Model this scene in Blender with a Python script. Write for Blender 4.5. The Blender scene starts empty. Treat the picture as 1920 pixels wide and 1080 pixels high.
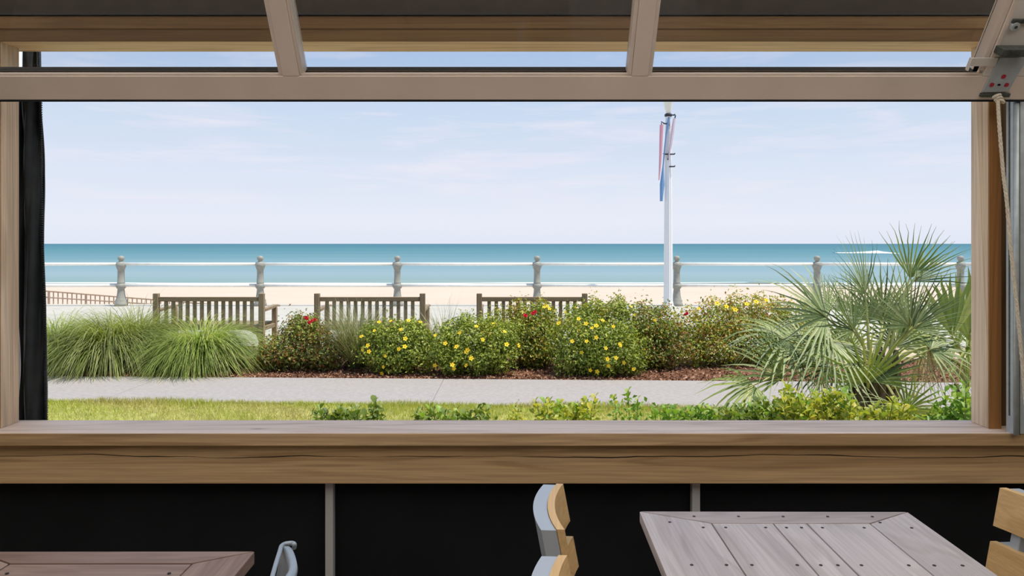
import bpy, bmesh, math, random
import numpy as np
from mathutils import Vector, Matrix

random.seed(7)
RNG = np.random.default_rng(7)
SC = bpy.context.scene
COL = SC.collection
PI = math.pi

# ------------------------------------------------------------------ camera
F = 1300.0            # focal length in pixels of the 1920 wide frame
HZ = 457.0            # horizon row
EYE = 1.5


def at(px, py, Y):
    """world point seen at (px, py) lying Y metres in front of the lens"""
    return Vector(((px - 960.0) / F * Y, Y, EYE + (HZ - py) / F * Y))


cam = bpy.data.cameras.new('camera')
cam.sensor_width = 36.0
cam.lens = 36.0 * F / 1920.0
cam.shift_y = -(540.0 - HZ) / 1920.0
cam.clip_end = 60000
camo = bpy.data.objects.new('camera', cam)
COL.objects.link(camo)
camo.location = (0, 0, EYE)
camo.rotation_euler = (PI / 2, 0, 0)
SC.camera = camo

# ------------------------------------------------------------------ view
SC.view_settings.view_transform = 'Standard'
SC.view_settings.look = 'None'
SC.view_settings.gamma = 1.0
SC.view_settings.use_curve_mapping = False
SC.view_settings.exposure = 0.0


def lin(c):
    c = c / 255.0
    return c / 12.92 if c <= 0.04045 else ((c + 0.055) / 1.055) ** 2.4


def rgb(r, g, b, k=1.0):
    return (lin(r) * k, lin(g) * k, lin(b) * k, 1.0)


# ------------------------------------------------------------------ sky
world = bpy.data.worlds.new('sky')
SC.world = world
world.use_nodes = True
wt = world.node_tree
wt.nodes.clear()


def N(t, kind, **kw):
    n = t.nodes.new(kind)
    for k, v in kw.items():
        if k.startswith('i_'):
            n.inputs[k[2:].replace('_', ' ')].default_value = v
        else:
            setattr(n, k, v)
    return n


def ramp(t, stops, interp='LINEAR'):
    n = t.nodes.new('ShaderNodeValToRGB')
    cr = n.color_ramp
    cr.interpolation = interp
    while len(cr.elements) < len(stops):
        cr.elements.new(0.5)
    for e, (p, c) in zip(cr.elements, stops):
        e.position = p
        e.color = c if len(c) == 4 else (c[0], c[1], c[2], 1)
    return n


def mixc(t, fac, a, b, mode='MIX'):
    n = t.nodes.new('ShaderNodeMix')
    n.data_type = 'RGBA'
    n.blend_type = mode
    L = t.links
    for sock, v in ((n.inputs[0], fac), (n.inputs[6], a), (n.inputs[7], b)):
        if hasattr(v, 'is_output'):
            L.new(v, sock)
        else:
            sock.default_value = v
    return n.outputs[2]


wtc = N(wt, 'ShaderNodeTexCoord')
wsep = N(wt, 'ShaderNodeSeparateXYZ')
wt.links.new(wtc.outputs['Generated'], wsep.inputs[0])
wr = ramp(wt, [(0.0, rgb(226, 232, 246)), (0.03, rgb(232, 236, 249)), (0.085, rgb(222, 231, 246)),
               (0.17, rgb(206, 221, 242)), (0.27, rgb(184, 207, 242)), (0.55, rgb(150, 183, 228)),
               (1.0, rgb(126, 164, 216))])
wt.links.new(wsep.outputs[2], wr.inputs[0])
wmap = N(wt, 'ShaderNodeMapping')
wmap.inputs['Scale'].default_value = (2.2, 2.2, 19.0)
wmap.inputs['Rotation'].default_value = (0, 0.035, 0)
wt.links.new(wtc.outputs['Generated'], wmap.inputs[0])
wn = N(wt, 'ShaderNodeTexNoise')
wn.inputs['Scale'].default_value = 2.1
wn.inputs['Detail'].default_value = 7
wn.inputs['Roughness'].default_value = 0.6
wn.inputs['Distortion'].default_value = 0.35
wt.links.new(wmap.outputs[0], wn.inputs[0])
wc = ramp(wt, [(0.5, (0, 0, 0, 1)), (0.74, (0.75, 0.75, 0.75, 1))])
wt.links.new(wn.outputs[0], wc.inputs[0])
wfade = ramp(wt, [(0.0, (0.0, 0, 0, 1)), (0.04, (0.5, .5, .5, 1)), (0.1, (1, 1, 1, 1)), (0.5, (0.6, .6, .6, 1))])
wt.links.new(wsep.outputs[2], wfade.inputs[0])
wm = N(wt, 'ShaderNodeMath', operation='MULTIPLY')
wt.links.new(wc.outputs[0], wm.inputs[0])
wt.links.new(wfade.outputs[0], wm.inputs[1])
wcol = mixc(wt, wm.outputs[0], wr.outputs[0], rgb(240, 236, 247))
wbg = N(wt, 'ShaderNodeBackground')
wbg.inputs[1].default_value = 1.0
wt.links.new(wcol, wbg.inputs[0])
wo = N(wt, 'ShaderNodeOutputWorld')
wt.links.new(wbg.outputs[0], wo.inputs[0])

# ------------------------------------------------------------------ sun
sun = bpy.data.lights.new('sun', 'SUN')
sun.energy = 5.0
sun.angle = math.radians(0.6)
sun.color = (1.0, 0.93, 0.80)
suno = bpy.data.objects.new('sun', sun)
COL.objects.link(suno)
SUN = Vector((0.34, -0.09, 0.92)).normalized()
suno.rotation_euler = SUN.to_track_quat('Z', 'Y').to_euler()


# ------------------------------------------------------------------ materials
def newmat(name):
    m = bpy.data.materials.new(name)
    m.use_nodes = True
    t = m.node_tree
    return m, t, t.nodes['Principled BSDF']


def plain(name, col, rough=0.6, metal=0.0, spec=0.4, var=0.0, scale=8.0, bump=0.0, bscale=60.0):
    m, t, b = newmat(name)
    b.inputs['Roughness'].default_value = rough
    b.inputs['Metallic'].default_value = metal
    b.inputs['Specular IOR Level'].default_value = spec
    b.inputs['Base Color'].default_value = col
    if var or bump:
        tc = N(t, 'ShaderNodeTexCoord')
    if var:
        n = N(t, 'ShaderNodeTexNoise')
        n.inputs['Scale'].default_value = scale
        n.inputs['Detail'].default_value = 6
        t.links.new(tc.outputs['Object'], n.inputs[0])
        r = ramp(t, [(0.3, [c * (1 - var) for c in col[:3]]), (0.7, [min(1, c * (1 + var)) for c in col[:3]])])
        t.links.new(n.outputs[0], r.inputs[0])
        t.links.new(r.outputs[0], b.inputs['Base Color'])
    if bump:
        n2 = N(t, 'ShaderNodeTexNoise')
        n2.inputs['Scale'].default_value = bscale
        n2.inputs['Detail'].default_value = 4
        t.links.new(tc.outputs['Object'], n2.inputs[0])
        bp = N(t, 'ShaderNodeBump')
        bp.inputs['Strength'].default_value = bump
        bp.inputs['Distance'].default_value = 0.01
        t.links.new(n2.outputs[0], bp.inputs['Height'])
        t.links.new(bp.outputs[0], b.inputs['Normal'])
    return m


def wood(name, axis, c_dark, c_mid, c_light, rough=0.62, coarse=9.0, fine=130.0, crack=None, along=0.5, seed=0.0, contrast=1.0, knots=0.0):
    """grain runs along AXIS (0,1,2) of the object's own coordinates"""
    m, t, b = newmat(name)
    L = t.links
    tc = N(t, 'ShaderNodeTexCoord')
    oi = N(t, 'ShaderNodeObjectInfo')
    add = N(t, 'ShaderNodeVectorMath', operation='ADD')
    mul = N(t, 'ShaderNodeVectorMath', operation='SCALE')
    cmb = N(t, 'ShaderNodeCombineXYZ')
    for i in range(3):
        L.new(oi.outputs['Random'], cmb.inputs[i])
    mul.inputs['Scale'].default_value = 17.0
    L.new(cmb.outputs[0], mul.inputs[0])
    L.new(tc.outputs['Object'], add.inputs[0])
    L.new(mul.outputs[0], add.inputs[1])
    off = N(t, 'ShaderNodeMapping')
    off.inputs['Location'].default_value = (seed, seed * 1.7, seed * .6)
    L.new(add.outputs[0], off.inputs[0])

    def stretched(s_along, s_cross, detail, dist=0.0):
        mp = N(t, 'ShaderNodeMapping')
        s = [s_cross] * 3
        s[axis] = s_along
        mp.inputs['Scale'].default_value = s
        L.new(off.outputs[0], mp.inputs[0])
        n = N(t, 'ShaderNodeTexNoise')
        n.inputs['Scale'].default_value = 1.0
        n.inputs['Detail'].default_value = detail
        n.inputs['Distortion'].default_value = dist
        L.new(mp.outputs[0], n.inputs[0])
        return n.outputs[0]

    big = stretched(along, coarse, 3, 0.8)
    # growth rings: contour lines of the big field
    rm = N(t, 'ShaderNodeMath', operation='MULTIPLY')
    L.new(big, rm.inputs[0])
    rm.inputs[1].default_value = 38.0
    rs = N(t, 'ShaderNodeMath', operation='SINE')
    L.new(rm.outputs[0], rs.inputs[0])
    ring = ramp(t, [(0.0, (0, 0, 0, 1)), (1.0, (1, 1, 1, 1))])
    rn = N(t, 'ShaderNodeMath', operation='MULTIPLY_ADD')
    L.new(rs.outputs[0], rn.inputs[0])
    rn.inputs[1].default_value = 0.5
    rn.inputs[2].default_value = 0.5
    L.new(rn.outputs[0], ring.inputs[0])
    fineN = stretched(3.0, fine, 5)
    base = ramp(t, [(0.28, c_dark), (0.5, c_mid), (0.72, c_light)])
    L.new(big, base.inputs[0])
    fr = ramp(t, [(0.3, (1 - .32 * contrast,) * 3), (0.65, (1.06, 1.06, 1.06))])
    L.new(fineN, fr.inputs[0])
    c = mixc(t, 1.0, base.outputs[0], fr.outputs[0], 'MULTIPLY')
    rr = ramp(t, [(0.0, (1 - .26 * contrast, 1 - .30 * contrast, 1 - .34 * contrast)), (0.5, (1, 1, 1))])
    L.new(ring.outputs[0], rr.inputs[0])
    c = mixc(t, 1.0, c, rr.outputs[0], 'MULTIPLY')
    if knots:
        sp = stretched(3.2, 26.0, 2, 0.2)
        kr = ramp(t, [(0.72, (0, 0, 0, 1)), (0.78, (1, 1, 1, 1))])
        L.new(sp, kr.inputs[0])
        km = N(t, 'ShaderNodeMath', operation='MULTIPLY')
        L.new(kr.outputs[0], km.inputs[0])
        km.inputs[1].default_value = knots
        c = mixc(t, km.outputs[0], c, rgb(62, 50, 42))
    if crack is not None:
        # one long drying crack: |z - (z0 + wander(x))| below a width that comes and goes
        z0, amp, wid = crack
        sx = N(t, 'ShaderNodeSeparateXYZ')
        L.new(tc.outputs['Object'], sx.inputs[0])
        cx = N(t, 'ShaderNodeCombineXYZ')
        L.new(sx.outputs[0], cx.inputs[0])
        n1 = N(t, 'ShaderNodeTexNoise')
        n1.inputs['Scale'].default_value = 1.6
        n1.inputs['Detail'].default_value = 5
        n1.inputs['Roughness'].default_value = 0.45
        L.new(cx.outputs[0], n1.inputs[0])
        a = N(t, 'ShaderNodeMath', operation='MULTIPLY_ADD')
        L.new(n1.outputs[0], a.inputs[0])
        a.inputs[1].default_value = amp
        a.inputs[2].default_value = z0 - amp * 0.5
        d = N(t, 'ShaderNodeMath', operation='SUBTRACT')
        L.new(sx.outputs[2], d.inputs[0])
        L.new(a.outputs[0], d.inputs[1])
        ab = N(t, 'ShaderNodeMath', operation='ABSOLUTE')
        L.new(d.outputs[0], ab.inputs[0])
        n2 = N(t, 'ShaderNodeTexNoise')
        n2.inputs['Scale'].default_value = 2.3
        cx2 = N(t, 'ShaderNodeVectorMath', operation='ADD')
        L.new(cx.outputs[0], cx2.inputs[0])
        cx2.inputs[1].default_value = (0, 31.0, 4.0)
        L.new(cx2.outputs[0], n2.inputs[0])
        wv = N(t, 'ShaderNodeMapRange')
        wv.inputs[1].default_value = 0.36
        wv.inputs[2].default_value = 0.62
        wv.inputs[3].default_value = 0.0003
        wv.inputs[4].default_value = wid
        L.new(n2.outputs[0], wv.inputs[0])
        lt = N(t, 'ShaderNodeMath', operation='LESS_THAN')
        L.new(ab.outputs[0], lt.inputs[0])
        L.new(wv.outputs[0], lt.inputs[1])
        c = mixc(t, lt.outputs[0], c, rgb(52, 36, 22))
    L.new(c, b.inputs['Base Color'])
    b.inputs['Roughness'].default_value = rough
    b.inputs['Specular IOR Level'].default_value = 0.3
    bp = N(t, 'ShaderNodeBump')
    bp.inputs['Strength'].default_value = 0.25
    bp.inputs['Distance'].default_value = 0.002
    L.new(fineN, bp.inputs['Height'])
    L.new(bp.outputs[0], b.inputs['Normal'])
    return m


def leafmat(name, cols, trans=0.35, rough=0.5, gloss=0.06):
    """leaf colours vary from leaf to leaf (random per island)"""
    m = bpy.data.materials.new(name)
    m.use_nodes = True
    t = m.node_tree
    t.nodes.clear()
    L = t.links
    g = N(t, 'ShaderNodeNewGeometry')
    oi = N(t, 'ShaderNodeObjectInfo')
    ad = N(t, 'ShaderNodeMath', operation='ADD')
    L.new(g.outputs['Random Per Island'], ad.inputs[0])
    L.new(oi.outputs['Random'], ad.inputs[1])
    fr = N(t, 'ShaderNodeMath', operation='FRACT')
    L.new(ad.outputs[0], fr.inputs[0])
    k = len(cols)
    r = ramp(t, [((i + .5) / k, c) for i, c in enumerate(cols)])
    L.new(fr.outputs[0], r.inputs[0])
    d = N(t, 'ShaderNodeBsdfDiffuse')
    tr = N(t, 'ShaderNodeBsdfTranslucent')
    gl = N(t, 'ShaderNodeBsdfGlossy')
    gl.inputs['Roughness'].default_value = rough
    L.new(r.outputs[0], d.inputs[0])
    tcol = mixc(t, 1.0, r.outputs[0], (1.25, 1.2, 0.55, 1), 'MULTIPLY')
    L.new(tcol, tr.inputs[0])
    m1 = N(t, 'ShaderNodeMixShader')
    m1.inputs[0].default_value = trans
    L.new(d.outputs[0], m1.inputs[1])
    L.new(tr.outputs[0], m1.inputs[2])
    m2 = N(t, 'ShaderNodeMixShader')
    m2.inputs[0].default_value = gloss
    L.new(m1.outputs[0], m2.inputs[1])
    L.new(gl.outputs[0], m2.inputs[2])
    o = N(t, 'ShaderNodeOutputMaterial')
    L.new(m2.outputs[0], o.inputs[0])
    return m


def glassmat(name):
    m = bpy.data.materials.new(name)
    m.use_nodes = True
    t = m.node_tree
    t.nodes.clear()
    tr = N(t, 'ShaderNodeBsdfTransparent')
    tr.inputs[0].default_value = (0.93, 0.95, 0.96, 1)
    gl = N(t, 'ShaderNodeBsdfGlossy')
    gl.inputs['Roughness'].default_value = 0.02
    fr = N(t, 'ShaderNodeFresnel')
    fr.inputs[0].default_value = 1.3
    mx = N(t, 'ShaderNodeMixShader')
    t.links.new(fr.outputs[0], mx.inputs[0])
    t.links.new(tr.outputs[0], mx.inputs[1])
    t.links.new(gl.outputs[0], mx.inputs[2])
    o = N(t, 'ShaderNodeOutputMaterial')
    t.links.new(mx.outputs[0], o.inputs[0])
    return m


M = {}
M['timber_lining'] = wood('light lifted pine lining', 0, rgb(236, 190, 140), rgb(246, 206, 158), rgb(250, 214, 170), coarse=8, contrast=.6)  # pine colour lifted to stand for light thrown up from below
M['timber_stain'] = wood('stained jamb edge', 2, rgb(146, 100, 54), rgb(162, 114, 64), rgb(176, 128, 78), coarse=10, contrast=.5)
M['timber_head'] = wood('stained header pine', 0, rgb(114, 82, 48), rgb(128, 95, 58), rgb(142, 108, 68), coarse=8, contrast=.6)
M['timber_x'] = wood('pine timber lengthwise', 0, rgb(176, 144, 102), rgb(200, 166, 124), rgb(214, 182, 140), coarse=8, contrast=.8)
M['timber_sill'] = wood('weathered sill board', 0, rgb(216, 194, 178), rgb(228, 207, 191), rgb(236, 217, 202), coarse=8, contrast=.55, knots=.8)
M['timber_beam'] = wood('cracked pine beam', 0, rgb(180, 146, 102), rgb(198, 164, 120), rgb(212, 180, 136), coarse=8, contrast=.75, crack=(0.745, 0.05, 0.0022))
M['timber_z'] = wood('pine timber upright', 2, rgb(208, 178, 148), rgb(226, 200, 170), rgb(236, 216, 192), coarse=8, contrast=.7, knots=.35)
M['timber_dark'] = wood('stained board', 2, rgb(88, 66, 38), rgb(104, 80, 48), rgb(118, 92, 58))
M['bronze'] = plain('bronze anodised metal', rgb(228, 212, 198), rough=0.45, metal=0.1, var=.05, scale=5)
M['bronze_light'] = plain('pale anodised metal', rgb(226, 218, 208), rough=0.42, metal=0.15, var=.04)
M['gasket'] = plain('black rubber gasket', rgb(38, 40, 44), rough=0.5, spec=.3)
M['galv'] = plain('galvanised steel', rgb(186, 194, 196), rough=0.42, metal=0.3, var=.10, scale=25)
M['galv_dark'] = plain('dirty steel', rgb(84, 88, 82), rough=0.55, metal=0.5, var=.3, scale=60)
M['redpaint'] = plain('red paint dab', rgb(176, 44, 62), rough=0.5)
M['black'] = plain('dark hole', rgb(12, 12, 13), rough=0.8, spec=.1)
M['panel'] = plain('black panel', rgb(26, 27, 29), rough=0.75, spec=.12, var=.25, scale=2)
M['studmetal'] = plain('grey metal stud', rgb(188, 186, 184), rough=.5, metal=.2)
M['fabric'] = plain('black vinyl curtain', rgb(38, 42, 44), rough=.55, spec=.35, var=.3, scale=14, bump=.2, bscale=40)
M['uppercloth'] = plain('charcoal upper wall', rgb(68, 61, 54), rough=.85, spec=.1, var=.12, scale=18)
def fill_canvas(name, c, tc_):
    m = bpy.data.materials.new(name)
    m.use_nodes = True
    t = m.node_tree
    t.nodes.clear()
    d = N(t, 'ShaderNodeBsdfDiffuse')
    d.inputs[0].default_value = c
    tr = N(t, 'ShaderNodeBsdfTranslucent')
    tr.inputs[0].default_value = tc_
    a = N(t, 'ShaderNodeAddShader')
    t.links.new(d.outputs[0], a.inputs[0])
    t.links.new(tr.outputs[0], a.inputs[1])
    o = N(t, 'ShaderNodeOutputMaterial')
    t.links.new(a.outputs[0], o.inputs[0])
    return m


M['fill_canvas'] = fill_canvas('added light diffusing roof', (.10, .095, .09, 1), (.86, .80, .72, 1))  # unseen roof sheet, added to pass daylight down indoors
M['ceil'] = plain('painted ceiling', rgb(200, 192, 180), rough=.9)
M['floor'] = plain('concrete floor', rgb(164, 152, 138), rough=.8, var=.12, scale=3)
M['white'] = plain('white paint', rgb(236, 237, 236), rough=.45, spec=.4)
M['cream'] = plain('frosted lamp globe', rgb(238, 236, 222), rough=.35)
M['rope'] = plain('cotton rope', rgb(208, 196, 176), rough=.9, spec=.05, var=.18, scale=120)
M['glass'] = glassmat('door glazing')
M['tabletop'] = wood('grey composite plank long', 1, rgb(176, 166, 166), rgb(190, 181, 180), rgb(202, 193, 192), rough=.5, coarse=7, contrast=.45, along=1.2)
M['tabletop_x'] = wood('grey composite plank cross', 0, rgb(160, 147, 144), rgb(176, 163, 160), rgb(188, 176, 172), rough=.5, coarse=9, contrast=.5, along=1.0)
M['tabletop_d'] = wood('shade darkened brown plank cross', 0, rgb(126, 102, 90), rgb(142, 118, 106), rgb(156, 134, 122), rough=.5, coarse=9, contrast=.5, along=1.0)  # brown darkened in the colour itself to hold this table's shade
M['tabletop_d2'] = wood('shade darkened brown plank long', 1, rgb(126, 102, 90), rgb(142, 118, 106), rgb(156, 134, 122), rough=.5, coarse=9, contrast=.5, along=1.0)  # same shade-darkened brown, grain lengthwise
M['screw'] = plain('dark screw head', rgb(46, 40, 38), rough=.6)
M['chairwood'] = wood('golden slat', 1, rgb(204, 164, 108), rgb(218, 180, 124), rgb(228, 192, 138), rough=.45, coarse=6, contrast=.35)
M['alu'] = plain('brushed aluminium', rgb(190, 196, 202), rough=.45, metal=.3)
M['alu_shell'] = plain('grey moulded shell', rgb(160, 170, 178), rough=.4, metal=.3)
M['benchwood'] = wood('weathered teak', 2, rgb(138, 118, 92), rgb(158, 138, 110), rgb(174, 154, 126), coarse=20, contrast=.6)
M['benchwood_x'] = wood('weathered teak rail', 0, rgb(132, 112, 86), rgb(152, 132, 104), rgb(170, 150, 122), coarse=20, contrast=.6)
M['railpost'] = plain('grey painted casting', rgb(150, 150, 141), rough=.6, var=.12, scale=14)
M['rail'] = plain('white painted pipe', rgb(244, 242, 234), rough=.5, var=.05)
M['hand'] = plain('weathered handrail', rgb(186, 164, 142), rough=.8, var=.1)
M['concrete'] = plain('boardwalk concrete', rgb(184, 180, 171), rough=.85, var=.07, scale=1.2, bump=.1, bscale=90)
M['kerb'] = plain('pale kerb', rgb(196, 192, 184), rough=.85, var=.1)
M['pathc'] = plain('path concrete', rgb(162, 156, 153), rough=.85, var=.09, scale=26, bump=.15, bscale=160)
M['soil'] = plain('brown mulch soil', rgb(118, 84, 66), rough=.95, spec=.1, var=.35, scale=12, bump=.6, bscale=40)
M['straw'] = plain('sandy strip', rgb(190, 172, 146), rough=.95, var=.14, scale=5, bump=.3)
M['turf'] = plain('lawn soil', rgb(160, 156, 96), rough=.95, spec=.1, var=.28, scale=7)
M['sand'] = plain('beach sand', rgb(202, 184, 168), rough=.95, spec=.1, var=.03, scale=.35)
M['foam'] = plain('white foam', rgb(240, 244, 246), rough=.8, spec=.2)
M['stem'] = plain('brown woody stem', rgb(96, 78, 58), rough=.9, var=.3, scale=30)
M['greenstem'] = plain('green stem', rgb(120, 132, 70), rough=.7)
M['yellow'] = plain('yellow petal', rgb(246, 214, 52), rough=.5, spec=.2)
M['petalmid'] = plain('orange anther', rgb(224, 160, 40), rough=.6)
M['red'] = plain('red rose petal', rgb(206, 38, 58), rough=.5, spec=.2)
M['pinkcloth'] = plain('pink flag cloth', rgb(226, 168, 182), rough=.8)
M['bluecloth'] = plain('blue flag cloth', rgb(124, 164, 206), rough=.8)
M['palecloth'] = plain('pale flag cloth', rgb(226, 206, 216), rough=.8)
M['dark_metal'] = plain('dark bracket metal', rgb(60, 62, 70), rough=.5, metal=.3)
M['chip'] = leafmat('wood chips', [rgb(104, 68, 52), rgb(140, 98, 76), rgb(168, 126, 100), rgb(196, 160, 130), rgb(122, 80, 62)], trans=0.0, gloss=.02)
M['lawnblade'] = leafmat('lawn grass blades', [rgb(176, 188, 84), rgb(194, 200, 104), rgb(158, 178, 70), rgb(208, 202, 130), rgb(184, 194, 94)], trans=.35, gloss=.02)
M['lawndry'] = leafmat('dry lawn blades', [rgb(196, 190, 124), rgb(206, 198, 140), rgb(182, 182, 104), rgb(188, 176, 120)], trans=.3, gloss=.02)
M['grassA'] = leafmat('fountain grass', [rgb(132, 146, 80), rgb(160, 170, 100), rgb(108, 126, 62), rgb(204, 200, 152), rgb(142, 158, 84)], trans=.4, gloss=.03)
M['grassB'] = leafmat('bright fountain grass', [rgb(142, 164, 80), rgb(164, 182, 96), rgb(118, 144, 64), rgb(196, 200, 132)], trans=.4, gloss=.03)
M['grassC'] = leafmat('grey wispy grass', [rgb(126, 134, 98), rgb(152, 156, 116), rgb(110, 122, 84), rgb(176, 172, 134)], trans=.3, gloss=.03)
M['leafY'] = leafmat('bush leaves', [rgb(126, 146, 50), rgb(152, 170, 62), rgb(178, 190, 80), rgb(100, 122, 44), rgb(192, 196, 92)], trans=.28, gloss=.04)
M['leafR'] = leafmat('rose leaves', [rgb(104, 126, 54), rgb(140, 154, 70), rgb(150, 122, 72), rgb(84, 98, 46), rgb(130, 138, 66), rgb(116, 134, 58)], trans=.25, gloss=.04)
M['leafO'] = leafmat('rusty leaf tips', [rgb(172, 104, 58), rgb(190, 138, 72), rgb(138, 96, 54), rgb(190, 166, 80)], trans=.35, gloss=.05)
M['leafG'] = leafmat('golden leaf tips', [rgb(216, 186, 70), rgb(198, 180, 74), rgb(226, 202, 92), rgb(180, 172, 70)], trans=.35, gloss=.05)
M['palm'] = leafmat('palm leaflets', [rgb(118, 136, 82), rgb(156, 172, 118), rgb(84, 106, 56), rgb(186, 194, 144), rgb(136, 156, 94), rgb(72, 92, 48)], trans=.28, rough=.5, gloss=.05)
M['palmY'] = leafmat('yellow green palm leaflets', [rgb(132, 154, 70), rgb(160, 176, 84), rgb(112, 138, 60), rgb(180, 188, 106)], trans=.35, rough=.5, gloss=.05)
M['palmdead'] = leafmat('dry palm leaflets', [rgb(176, 156, 116), rgb(196, 178, 138), rgb(146, 124, 90)], trans=.2, gloss=.04)
M['petiole'] = plain('palm leaf stalk', rgb(164, 166, 106), rough=.6, var=.15, scale=10)
M['palmtrunk'] = plain('fibrous palm trunk', rgb(92, 78, 66), rough=.95, var=.4, scale=22, bump=.8, bscale=30)
M['shrubD'] = leafmat('dark shrub leaf', [rgb(104, 130, 50), rgb(130, 150, 62), rgb(84, 108, 44), rgb(152, 164, 76)], trans=.35, gloss=.035, rough=.5)
M['shrubY'] = leafmat('yellow green shrub leaf', [rgb(158, 172, 60), rgb(186, 190, 74), rgb(136, 158, 58), rgb(204, 196, 86)], trans=.4, gloss=.035, rough=.5)
M['shrubG'] = leafmat('bright shrub leaf', [rgb(118, 158, 56), rgb(144, 178, 70), rgb(98, 138, 50), rgb(162, 186, 84)], trans=.35, gloss=.035, rough=.5)


def sea_material():
    m, t, b = newmat('sea water')
    L = t.links
    tc = N(t, 'ShaderNodeTexCoord')
    sx = N(t, 'ShaderNodeSeparateXYZ')
    L.new(tc.outputs['Object'], sx.inputs[0])
    dv = N(t, 'ShaderNodeMath', operation='DIVIDE')
    dv.inputs[0].default_value = 50.0
    L.new(sx.outputs[1], dv.inputs[1])
    # streaks, long across the view, shorter towards the shore
    lg = N(t, 'ShaderNodeMath', operation='LOGARITHM')
    L.new(sx.outputs[1], lg.inputs[0])
    lg.inputs[1].default_value = 2.718
    dx = N(t, 'ShaderNodeMath', operation='DIVIDE')
    L.new(sx.outputs[0], dx.inputs[0])
    L.new(sx.outputs[1], dx.inputs[1])
    cb = N(t, 'ShaderNodeCombineXYZ')
    L.new(dx.outputs[0], cb.inputs[0])
    mz = N(t, 'ShaderNodeMath', operation='MULTIPLY')
    L.new(lg.outputs[0], mz.inputs[0])
    mz.inputs[1].default_value = 9.0
    L.new(mz.outputs[0], cb.inputs[1])
    n = N(t, 'ShaderNodeTexNoise')
    n.inputs['Scale'].default_value = 1.6
    n.inputs['Detail'].default_value = 7
    n.inputs['Roughness'].default_value = .6
    L.new(cb.outputs[0], n.inputs[0])
    na = N(t, 'ShaderNodeMath', operation='MULTIPLY_ADD')
    L.new(n.outputs[0], na.inputs[0])
    na.inputs[1].default_value = 0.36
    L.new(dv.outputs[0], na.inputs[2])
    ns = N(t, 'ShaderNodeMath', operation='SUBTRACT')
    L.new(na.outputs[0], ns.inputs[0])
    ns.inputs[1].default_value = 0.18
    k = 0.63
    r = ramp(t, [(0.0, rgb(62, 128, 148, k)), (0.12, rgb(84, 146, 160, k)), (0.3, rgb(112, 162, 174, k)), (0.5, rgb(144, 180, 190, k)),
                 (0.75, rgb(162, 188, 196, k)), (0.9, rgb(152, 182, 182, k)), (0.97, rgb(180, 196, 186, k))])
    L.new(ns.outputs[0], r.inputs[0])
    L.new(r.outputs[0], b.inputs['Base Color'])
    b.inputs['Roughness'].default_value = 0.55
    b.inputs['Specular IOR Level'].default_value = 0.12
    return m


M['sea'] = sea_material()


# ------------------------------------------------------------------ object helpers
def link(name, me, mats, parent=None):
    o = bpy.data.objects.new(name, me)
    COL.objects.link(o)
    if not isinstance(mats, (list, tuple)):
        mats = [mats]
    if len(me.materials) == 0:
        for m in mats:
            me.materials.append(m)
    if parent is not None:
        o.parent = parent
    return o


def obj(name, bm, mats, parent=None, smooth=False):
    bmesh.ops.recalc_face_normals(bm, faces=bm.faces[:])
    me = bpy.data.meshes.new(name)
    bm.to_mesh(me)
    bm.free()
    if smooth:
        for p in me.polygons:
            p.use_smooth = True
    return link(name, me, mats, parent)


def tag(o, label=None, cat=None, group=None, kind=None):
    if label:
        o['label'] = label
    if cat:
        o['category'] = cat
    if group:
        o['group'] = group
    if kind:
        o['kind'] = kind
    return o


def thing(name, label, cat, loc=(0, 0, 0), rz=0.0, group=None, kind=None):
    o = bpy.data.objects.new(name, None)
    o.empty_display_size = 0.1
    COL.objects.link(o)
    o.location = loc
    o.rotation_euler = (0, 0, rz)
    return tag(o, label, cat, group, kind)


def structure(name, loc=(0, 0, 0), label=None):
    o = bpy.data.objects.new(name, None)
    COL.objects.link(o)
    o.location = loc
    o['kind'] = 'structure'
    if label:
        o['label'] = label
    return o


def copy_part(o, parent):
    c = o.copy()
    COL.objects.link(c)
    c.parent = parent
    return c


def copy_tree(o, parent=None):
    c = o.copy()
    COL.objects.link(c)
    if parent is not None:
        c.parent = parent
    for ch in list(o.children):
        copy_tree(ch, c)
    return c


def box(bm, x0, x1, y0, y1, z0, z1, bev=0.0):
    vs = [bm.verts.new(p) for p in ((x0, y0, z0), (x1, y0, z0), (x1, y1, z0), (x0, y1, z0),
                                    (x0, y0, z1), (x1, y0, z1), (x1, y1, z1), (x0, y1, z1))]
    fs = [bm.faces.new([vs[i] for i in f]) for f in ((0, 3, 2, 1), (4, 5, 6, 7), (0, 1, 5, 4), (1, 2, 6, 5), (2, 3, 7, 6), (3, 0, 4, 7))]
    if bev:
        es = list({e for f in fs for e in f.edges})
        bmesh.ops.bevel(bm, geom=es, offset=bev, segments=2, profile=0.6, affect='EDGES')
    return bm


def boxbm(*a, bev=0.0):
    return box(bmesh.new(), *a, bev=bev)


def prism(bm, poly, h, origin, ex, ey, ez, bev=0.0):
    """polygon (list of (u,v)) in the plane ex,ey at ORIGIN, extruded by h along ez"""
    o, ex, ey, ez = map(Vector, (origin, ex, ey, ez))
    a = [bm.verts.new(o + ex * u + ey * v) for u, v in poly]
    b = [bm.verts.new(o + ex * u + ey * v + ez * h) for u, v in poly]
    n = len(poly)
    fs = [bm.faces.new(a[::-1]), bm.faces.new(b)]
    for i in range(n):
        j = (i + 1) % n
        fs.append(bm.faces.new((a[i], a[j], b[j], b[i])))
    if bev:
        es = list({e for f in fs for e in f.edges})
        bmesh.ops.bevel(bm, geom=es, offset=bev, segments=2, profile=0.6, affect='EDGES')
    return bm


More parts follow.
